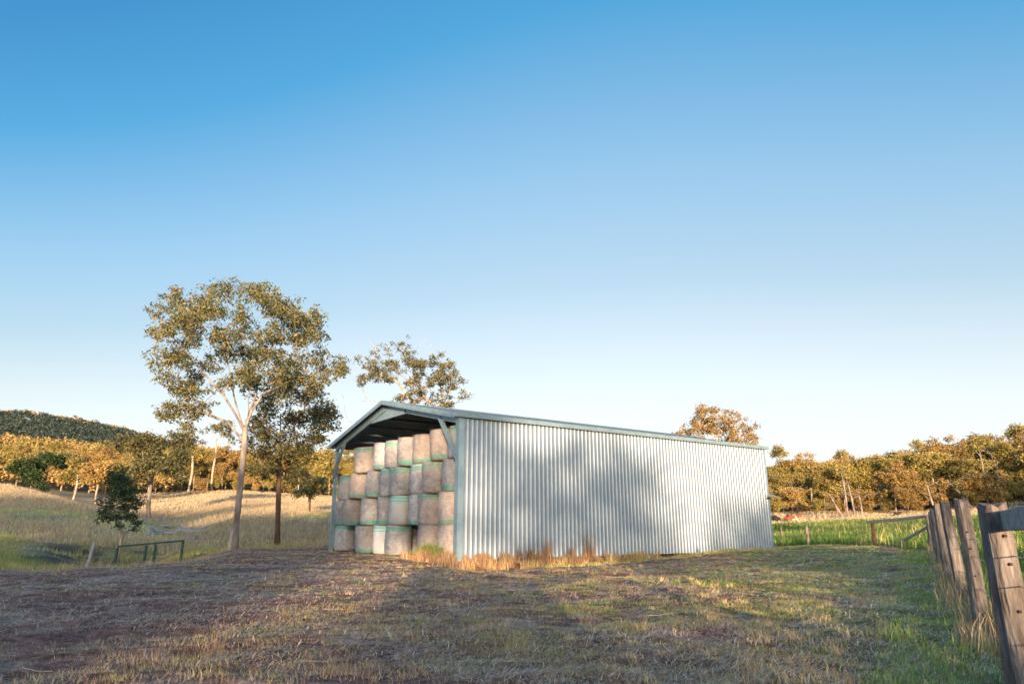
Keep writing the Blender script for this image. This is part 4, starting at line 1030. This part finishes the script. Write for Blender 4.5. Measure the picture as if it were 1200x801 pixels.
cow(927, 612, 92, 1.0, .15, m_h, 'red brown and white cow lying in the golden paddock by the shed corner')
cow(909, 611, 94, .8, 2.6, m_b, 'dark cow lying close to the shed corner left of the red cow')
cow(1053, 604, 100, .55, .2, m_b, 'small black calf resting in the paddock beyond the high rail', 'calf')

# ------------------------------------------------------------------ grasses and litter
def grass_mat(name, stops, rough=.7, trans=.3):
    return leaf_mat(name, stops, trans, rough)
M['g_dry'] = grass_mat('g_dry', [(0, (.24, .18, .11)), (.5, (.45, .36, .23)), (1, (.64, .53, .36))])
M['g_grey'] = grass_mat('g_grey', [(0, (.22, .155, .125)), (.5, (.48, .37, .30)), (1, (.74, .62, .52))])
M['g_green'] = grass_mat('g_green', [(0, (.08, .15, .03)), (.5, (.19, .30, .06)), (1, (.34, .43, .12))])
M['g_olive'] = grass_mat('g_olive', [(0, (.19, .20, .06)), (.5, (.38, .38, .13)), (1, (.58, .52, .22))])
M['g_straw'] = grass_mat('g_straw', [(0, (.3, .22, .16)), (.5, (.55, .43, .32)), (1, (.78, .66, .54))])
M['g_rust'] = grass_mat('g_rust', [(0, (.19, .11, .055)), (.5, (.36, .23, .13)), (1, (.52, .38, .23))])
def blades(name, x, y, h, w, lean, mat, rg, label, cat='grass', segs=2, sink=.01):
    n_ = len(x); z = hgt(x, y) - sink; w = w * np.clip(y / 12, .8, 2.2) if w < .02 else w + 0 * x; a = rg.uniform(0, 2 * np.pi, n_); hh = h * rg.uniform(.45, 1.25, n_) * (.45 + 1.1 * vnoise(x / .45 + 7, y / .45, 5)); ln = lean * rg.uniform(.2, 1.6, n_)
    d = np.stack([np.cos(a), np.sin(a)], -1); a2 = rg.uniform(0, 2 * np.pi, n_); s = np.stack([np.cos(a2), np.sin(a2)], -1) * (w * rg.uniform(.6, 1.3, n_))[:, None] / 2
    b0 = np.stack([x, y], -1); hor = hh * np.sin(np.arctan(ln)); ver = hh * np.cos(np.arctan(ln))
    def V3(p, zz): return np.concatenate([p, zz[:, None]], 1)
    p0 = V3(b0 - s, z); p1 = V3(b0 + s, z)
    m0 = V3(b0 + d * (hor * .35)[:, None] + s * .8, z + ver * .62); m1 = V3(b0 + d * (hor * .35)[:, None] - s * .8, z + ver * .62); tp = V3(b0 + d * hor[:, None], z + ver)
    v = np.stack([p0, p1, m0, m1, tp], 1).reshape(-1, 3); i0 = np.arange(n_)[:, None] * 5
    if segs == 1:
        v = np.stack([p0, p1, tp], 1).reshape(-1, 3); f = np.arange(n_ * 3); sz = np.full(n_, 3)
    else:
        f = np.concatenate([i0 + 0, i0 + 1, i0 + 2, i0 + 3, i0 + 3, i0 + 2, i0 + 4], 1).ravel(); sz = np.tile([4, 3], n_)
    o = link(name, mesh_np(name, v, f, sz, mat)); return tag(o, label, cat, kind='stuff')
def scatter(rg, n_, ymin, ymax, colr=(-40, 1260), power=1.6):
    # denser near the viewpoint, thinning with distance over the yard
    t = rg.uniform(0, 1, n_); y = ymin * (ymax / ymin) ** (t ** .9); c = rg.uniform(*colr, n_); x = (c - 600) / 807 * y
    return x, y
def outside_shed(x, y, mrg=.25):
    u, v = shed_uv(x, y); return ~((u > -.1 - mrg) & (u < L_ + mrg) & (v > -mrg) & (v < W_ + mrg))
def yard(x, y):
    col = 600 + x / y * 807
    return (y < np.interp(col, [0, 120, 200, 280, 400, 900, 1000], [22, 24, 27, 39, 42, 44, 34])) & outside_shed(x, y)
rg = np.random.default_rng(77)
# tufts: clusters of blades around centres
def tufts(n_c, per, rad, msk, ymin=3.6, ymax=42, colr=(-60, 1260)):
    cx, cy = scatter(rg, n_c, ymin, ymax, colr); k_ = msk(cx, cy); cx, cy = cx[k_], cy[k_]
    x = np.repeat(cx, per) + rg.normal(0, 1, len(cx) * per) * rad; y = np.repeat(cy, per) + rg.normal(0, 1, len(cx) * per) * rad
    k_ = outside_shed(x, y, .05) & (y > 2); return x[k_], y[k_]
def right_mask(lo, hi):
    return lambda x, y: yard(x, y) & (rg.uniform(0, 1, len(x)) < sstep(lo, hi, x + (y - 12) * .35 + (fbm(x, y, 2.5, 91, 3) - .5) * 14))
x, y = tufts(40000, 11, .06, lambda x, y: yard(x, y) & (y > 8) & (rg.uniform(0, 1, len(x)) < sstep(-1, 7, x - .12 * y + (fbm(x, y, 1.5, 98, 3) - .5) * 8)) & (fbm(x, y, .9, 99, 3) > .42), 8, 42, (450, 1250)); blades('fresh_grass', x, y, .05, .009, .9, M['g_green'], rg, 'fresh green pick growing between the shed wall and the timber fence', segs=1)
M['g_crop'] = grass_mat('g_crop', [(0, (.035, .09, .02)), (.5, (.085, .18, .035)), (1, (.18, .27, .06))])
M['g_sun'] = grass_mat('g_sun', [(0, (.38, .26, .11)), (.5, (.60, .46, .22)), (1, (.78, .64, .38))])
x, y = tufts(30000, 8, .04, lambda x, y: yard(x, y) & (fbm(x, y, .7, 71, 3) > .47)); blades('dry_stubble', x, y, .05, .009, 1.0, M['g_grey'], rg, 'short grey brown stubble over the yard in front of the shed', segs=1)
x, y = tufts(16000, 8, .035, lambda x, y: yard(x, y) & (fbm(x, y, .9, 72, 3) > .52)); blades('pale_stubble', x, y, .06, .009, .9, M['g_straw'], rg, 'pale bleached stubble tufts scattered over the yard', segs=1)
x, y = tufts(16000, 11, .05, lambda x, y: right_mask(-9, 4)(x, y) & (fbm(x, y, .8, 74, 3) > .46)); blades('dry_grass', x, y, .055, .009, .9, M['g_sun'], rg, 'short straw coloured grass over the right half of the yard', segs=1)
x, y = tufts(24000, 12, .055, lambda x, y: right_mask(-6, 5)(x, y) & (fbm(x, y, .9, 73, 3) > .47)); blades('olive_grass', x, y, .055, .009, .8, M['g_olive'], rg, 'short olive green grass over the right side of the yard', segs=1)
x, y = tufts(20000, 12, .05, lambda x, y: right_mask(-6, 5)(x, y) & (fbm(x, y, 1.0, 78, 3) > .52)); blades('green_grass', x, y, .05, .010, .9, M['g_green'], rg, 'short fresh green grass patches on the right of the yard', segs=1)
x, y = tufts(4200, 24, .08, lambda x, y: yard(x, y) & (fbm(x, y, 1.3, 79, 3) > .61)); blades('green_tufts', x, y, .06, .010, 1.0, M['g_green'], rg, 'small bright green tufts scattered over the bare yard', segs=1)
x, y = tufts(900, 34, .06, lambda x, y: right_mask(-7, 4)(x, y) & (fbm(x, y, 1.6, 83, 3) > .52), 4, 30); blades('straw_tussocks', x, y, .09, .007, .8, M['g_sun'], rg, 'pale straw tussocks standing in the yard foreground')
x, y = tufts(2500, 10, .05, lambda x, y: right_mask(-9, 2)(x, y), 4, 30); blades('rust_stalks', x, y, .12, .006, .35, M['g_rust'], rg, 'thin rust coloured stalks standing in the yard', segs=1)
x, y = tufts(2600, 18, .16, lambda x, y: (y < 30) & (y > 3.2) & (np.abs(x - .54 - .585 * y + .5) < .55), 3.5, 30, (900, 1400)); blades('fence_green_grass', x, y, .12, .009, .9, M['g_green'], rg, 'green grass growing along the foot of the timber fence')
x, y = tufts(1900, 14, .08, lambda x, y: (y < 29) & (y > 6.5) & (np.abs(x - .54 - .585 * y - .02) < .28), 3.5, 29, (900, 1400)); blades('fence_dry_grass', x, y, .30, .010, .35, M['g_dry'], rg, 'tall dry grass standing between the timber fence posts')
# straw litter lying on the soil
cx, cy = scatter(rg, 90000, 3.6, 40); k_ = yard(cx, cy) & (fbm(cx, cy, 2.4, 95, 3) > .38); x, y = cx[k_], cy[k_]; n_ = len(x)
a = rg.normal(.1, .8, n_); Ls = rg.gamma(2, .022, n_) + .02; Ls = Ls * np.clip(y / 9, 1, 2.4); d = np.stack([np.cos(a), np.sin(a)], -1); s = np.stack([-np.sin(a), np.cos(a)], -1) * (.003 * np.clip(y / 7, 1, 4))[:, None]
b0 = np.stack([x, y], -1); e0 = b0 + d * Ls[:, None]; z0 = hgt(x, y) + rg.uniform(.004, .03, n_); z1 = hgt(e0[:, 0], e0[:, 1]) + rg.uniform(.004, .05, n_)
v = np.stack([np.c_[b0 - s, z0], np.c_[b0 + s, z0], np.c_[e0 + s, z1], np.c_[e0 - s, z1]], 1).reshape(-1, 3)
tag(link('straw_litter', mesh_np('straw_litter', v, np.arange(len(v)), np.full(n_, 4), M['g_straw'])), 'loose straw lying over the bare soil of the yard', 'straw', kind='stuff')
# sticks
rk = random.Random(31)
for i in range(22):
    y_ = 4.5 * (26 / 4.5) ** rk.random(); c = rk.uniform(20, 1050); x_ = (c - 600) / 807 * y_
    if not yard(np.array([x_]), np.array([y_]))[0]: continue
    L = rk.uniform(.12, .5); a = rk.uniform(-.5, .8); pts_ = []
    for t in np.linspace(0, 1, 5):
        xx, yy = x_ + math.cos(a) * L * t + rk.gauss(0, .012), y_ + math.sin(a) * L * t + rk.gauss(0, .012); pts_.append((xx - x_, yy - y_, hz(xx, yy) + .012))
    r_ = rk.uniform(.004, .010); o = MB().tube(pts_, [r_, r_ * .95, r_ * .9, r_ * .7, r_ * .4], 6).build('stick', M['bark_pale']); o.location = (x_, y_, 0)
    tag(o, 'bleached fallen stick lying on the bare yard', 'stick', 'fallen sticks on the yard')
# dry tall grass against the wall base
def along_wall(n_, u0, u1, v0, v1, clump=.25):
    nc = max(8, n_ // 45); cu = rg.uniform(u0, u1, nc); cv = rg.uniform(v0, v1, nc); k_ = rg.integers(0, nc, n_)
    u = cu[k_] + rg.normal(0, .09, n_); v = np.minimum(cv[k_] + rg.normal(0, .06, n_), -.09)
    return SH_C[0] + u * A2[0] + v * B2[0], SH_C[1] + u * A2[1] + v * B2[1]
x, y = along_wall(1900, .2, 9.5, -1.1, -.12); blades('wall_pale_grass', x, y, .32, .012, .4, M['g_sun'], rg, 'pale dry grass mixed along the foot of the silver wall')
x, y = along_wall(2300, -.2, 7.5, -.95, -.12); blades('wall_dry_grass', x, y, .36, .012, .35, M['g_rust'], rg, 'rust coloured dry grass along the foot of the silver wall')
x, y = along_wall(520, 2.6, 7.0, -.5, -.12); blades('wall_seed_heads', x, y, .85, .009, .22, M['g_rust'], rg, 'taller dry seed stalks rising against the silver wall')
x, y = along_wall(5000, 7.5, 17, -.6, -.1); blades('wall_short_grass', x, y, .16, .010, .6, M['g_rust'], rg, 'short dry grass under the right part of the silver wall')
x, y = along_wall(9000, 3, 18.5, -1.8, -.6); blades('wall_green_grass', x, y, .09, .010, .8, M['g_olive'], rg, 'short green grass strip in front of the silver wall')
uu = rg.uniform(-1.3, -.15, 5000); vv = rg.normal(.6, .5, 5000); vv = np.clip(vv, -.6, 2.2)
x, y = SH_C[0] + uu * A2[0] + vv * B2[0], SH_C[1] + uu * A2[1] + vv * B2[1]; blades('bale_foot_grass', x[:3400], y[:3400], .34, .011, .35, M['g_rust'], rg, 'dry grass clump in front of the right hand bales')
uu = rg.normal(-.55, .2, 1500); vv = rg.normal(1.0, .3, 1500)
x, y = SH_C[0] + uu * A2[0] + vv * B2[0], SH_C[1] + uu * A2[1] + vv * B2[1]; blades('bale_foot_weed', x, y, .42, .02, .5, M['g_green'], rg, 'green weed growing in front of the right hand bales')
# crop paddock
def region(n_, y0, y1, c0, c1, msk):
    y = np.sqrt(rg.uniform(y0 ** 2, y1 ** 2, n_)); c = rg.uniform(c0, c1, n_); x = (c - 600) / 807 * y; k_ = msk(x, y); return x[k_], y[k_]
pm = lambda x, y: (x > 16.5 - np.maximum(0, 28 - y) * -.56 * 0 - np.maximum(0, 28 - y) * .56) & (x > .9 + .585 * y * (y < 28)) & outside_shed(x, y, 1.2)
x, y = region(90000, 14, 84, 880, 1330, lambda x, y: pm(x, y) & ((y < 30) | (x > 16.6))); blades('green_crop', x, y, .42, .03, .4, M['g_crop'], rg, 'tall bright green crop filling the paddock beyond the fence', 'crop')
x, y = region(26000, 18, 84, 880, 1330, lambda x, y: pm(x, y) & ((y < 30) | (x > 16.6)) & (fbm(x, y, 4, 107, 3) > .5)); blades('crop_seed_heads', x, y, .5, .03, .4, M['g_olive'], rg, 'paler ripening patches in the green crop', 'crop')
x, y = region(22000, 3, 14, 1120, 1500, lambda x, y: x > .75 + .585 * y); blades('green_crop_near', x, y, .40, .012, .4, M['g_crop'], rg, 'tall green grass close behind the nearest fence post', 'crop')
x, y = region(16000, 24, 34, -30, 130, lambda x, y: ~yard(x, y) & (fbm(x, y, 3, 117, 2) > .35)); blades('dip_green_grass', x, y, .16, .02, .5, M['g_green'], rg, 'bright green grass in the dip at the far left beyond the yard', segs=1)
# dry pasture on the left hillside and paddock
x, y = region(120000, 44, 100, -30, 400, lambda x, y: fbm(x, y, 9, 101, 3) > np.interp(y, [42, 62, 85], [.46, .36, .30])); blades('hillside_dry_grass', x, y, .38, .045, .35, M['g_dry'], rg, 'long dry grass over the left hillside and paddock', segs=1)
x, y = region(30000, 40, 84, -30, 400, lambda x, y: fbm(x, y, 9, 101, 3) < np.interp(y, [42, 62, 85], [.54, .46, .38])); blades('hillside_green_grass', x, y, .26, .04, .5, M['g_olive'], rg, 'rough olive grass in the hollows of the left hillside', segs=1)
x, y = region(40000, 96, 160, 150, 400, lambda x, y: x == x); blades('paddock_dry_grass', x, y, .4, .08, .35, M['g_dry'], rg, 'long dry grass over the sunlit far left paddock', segs=1)
x, y = region(30000, 84, 130, 890, 1300, lambda x, y: x == x); blades('golden_grass', x, y, .35, .07, .4, M['g_dry'], rg, 'golden dry grass between the crop and the right hand woods', segs=1)
gl = lambda x, y: (y > 29) & (y < 44) & (np.abs(600 + x / y * 807 - 140) < 110) & (fbm(x, y, 3, 113, 2) > .3)
x, y = region(50000, 22, 46, -30, 420, lambda x, y: (~gl(x, y) | (fbm(x, y, 1.2, 119, 3) > .56)) & ~yard(x, y) & outside_shed(x, y, .6) & (fbm(x, y, 3, 103, 3) > .40)); blades('gully_grass', x, y, .26, .022, .5, M['g_olive'], rg, 'rough green and olive grass down in the gully on the left', segs=1)
x, y = region(26000, 21, 42, -30, 420, lambda x, y: (np.abs(y - np.interp(600 + x / y * 807, [0, 120, 200, 280, 400], [22, 24, 27, 39, 42])) < 2.2) & outside_shed(x, y, .8)); blades('crest_grass', x, y, .22, .014, .5, M['g_dry'], rg, 'pale grass fringe along the far edge of the yard', segs=1)
print('objects', len(bpy.data.objects))
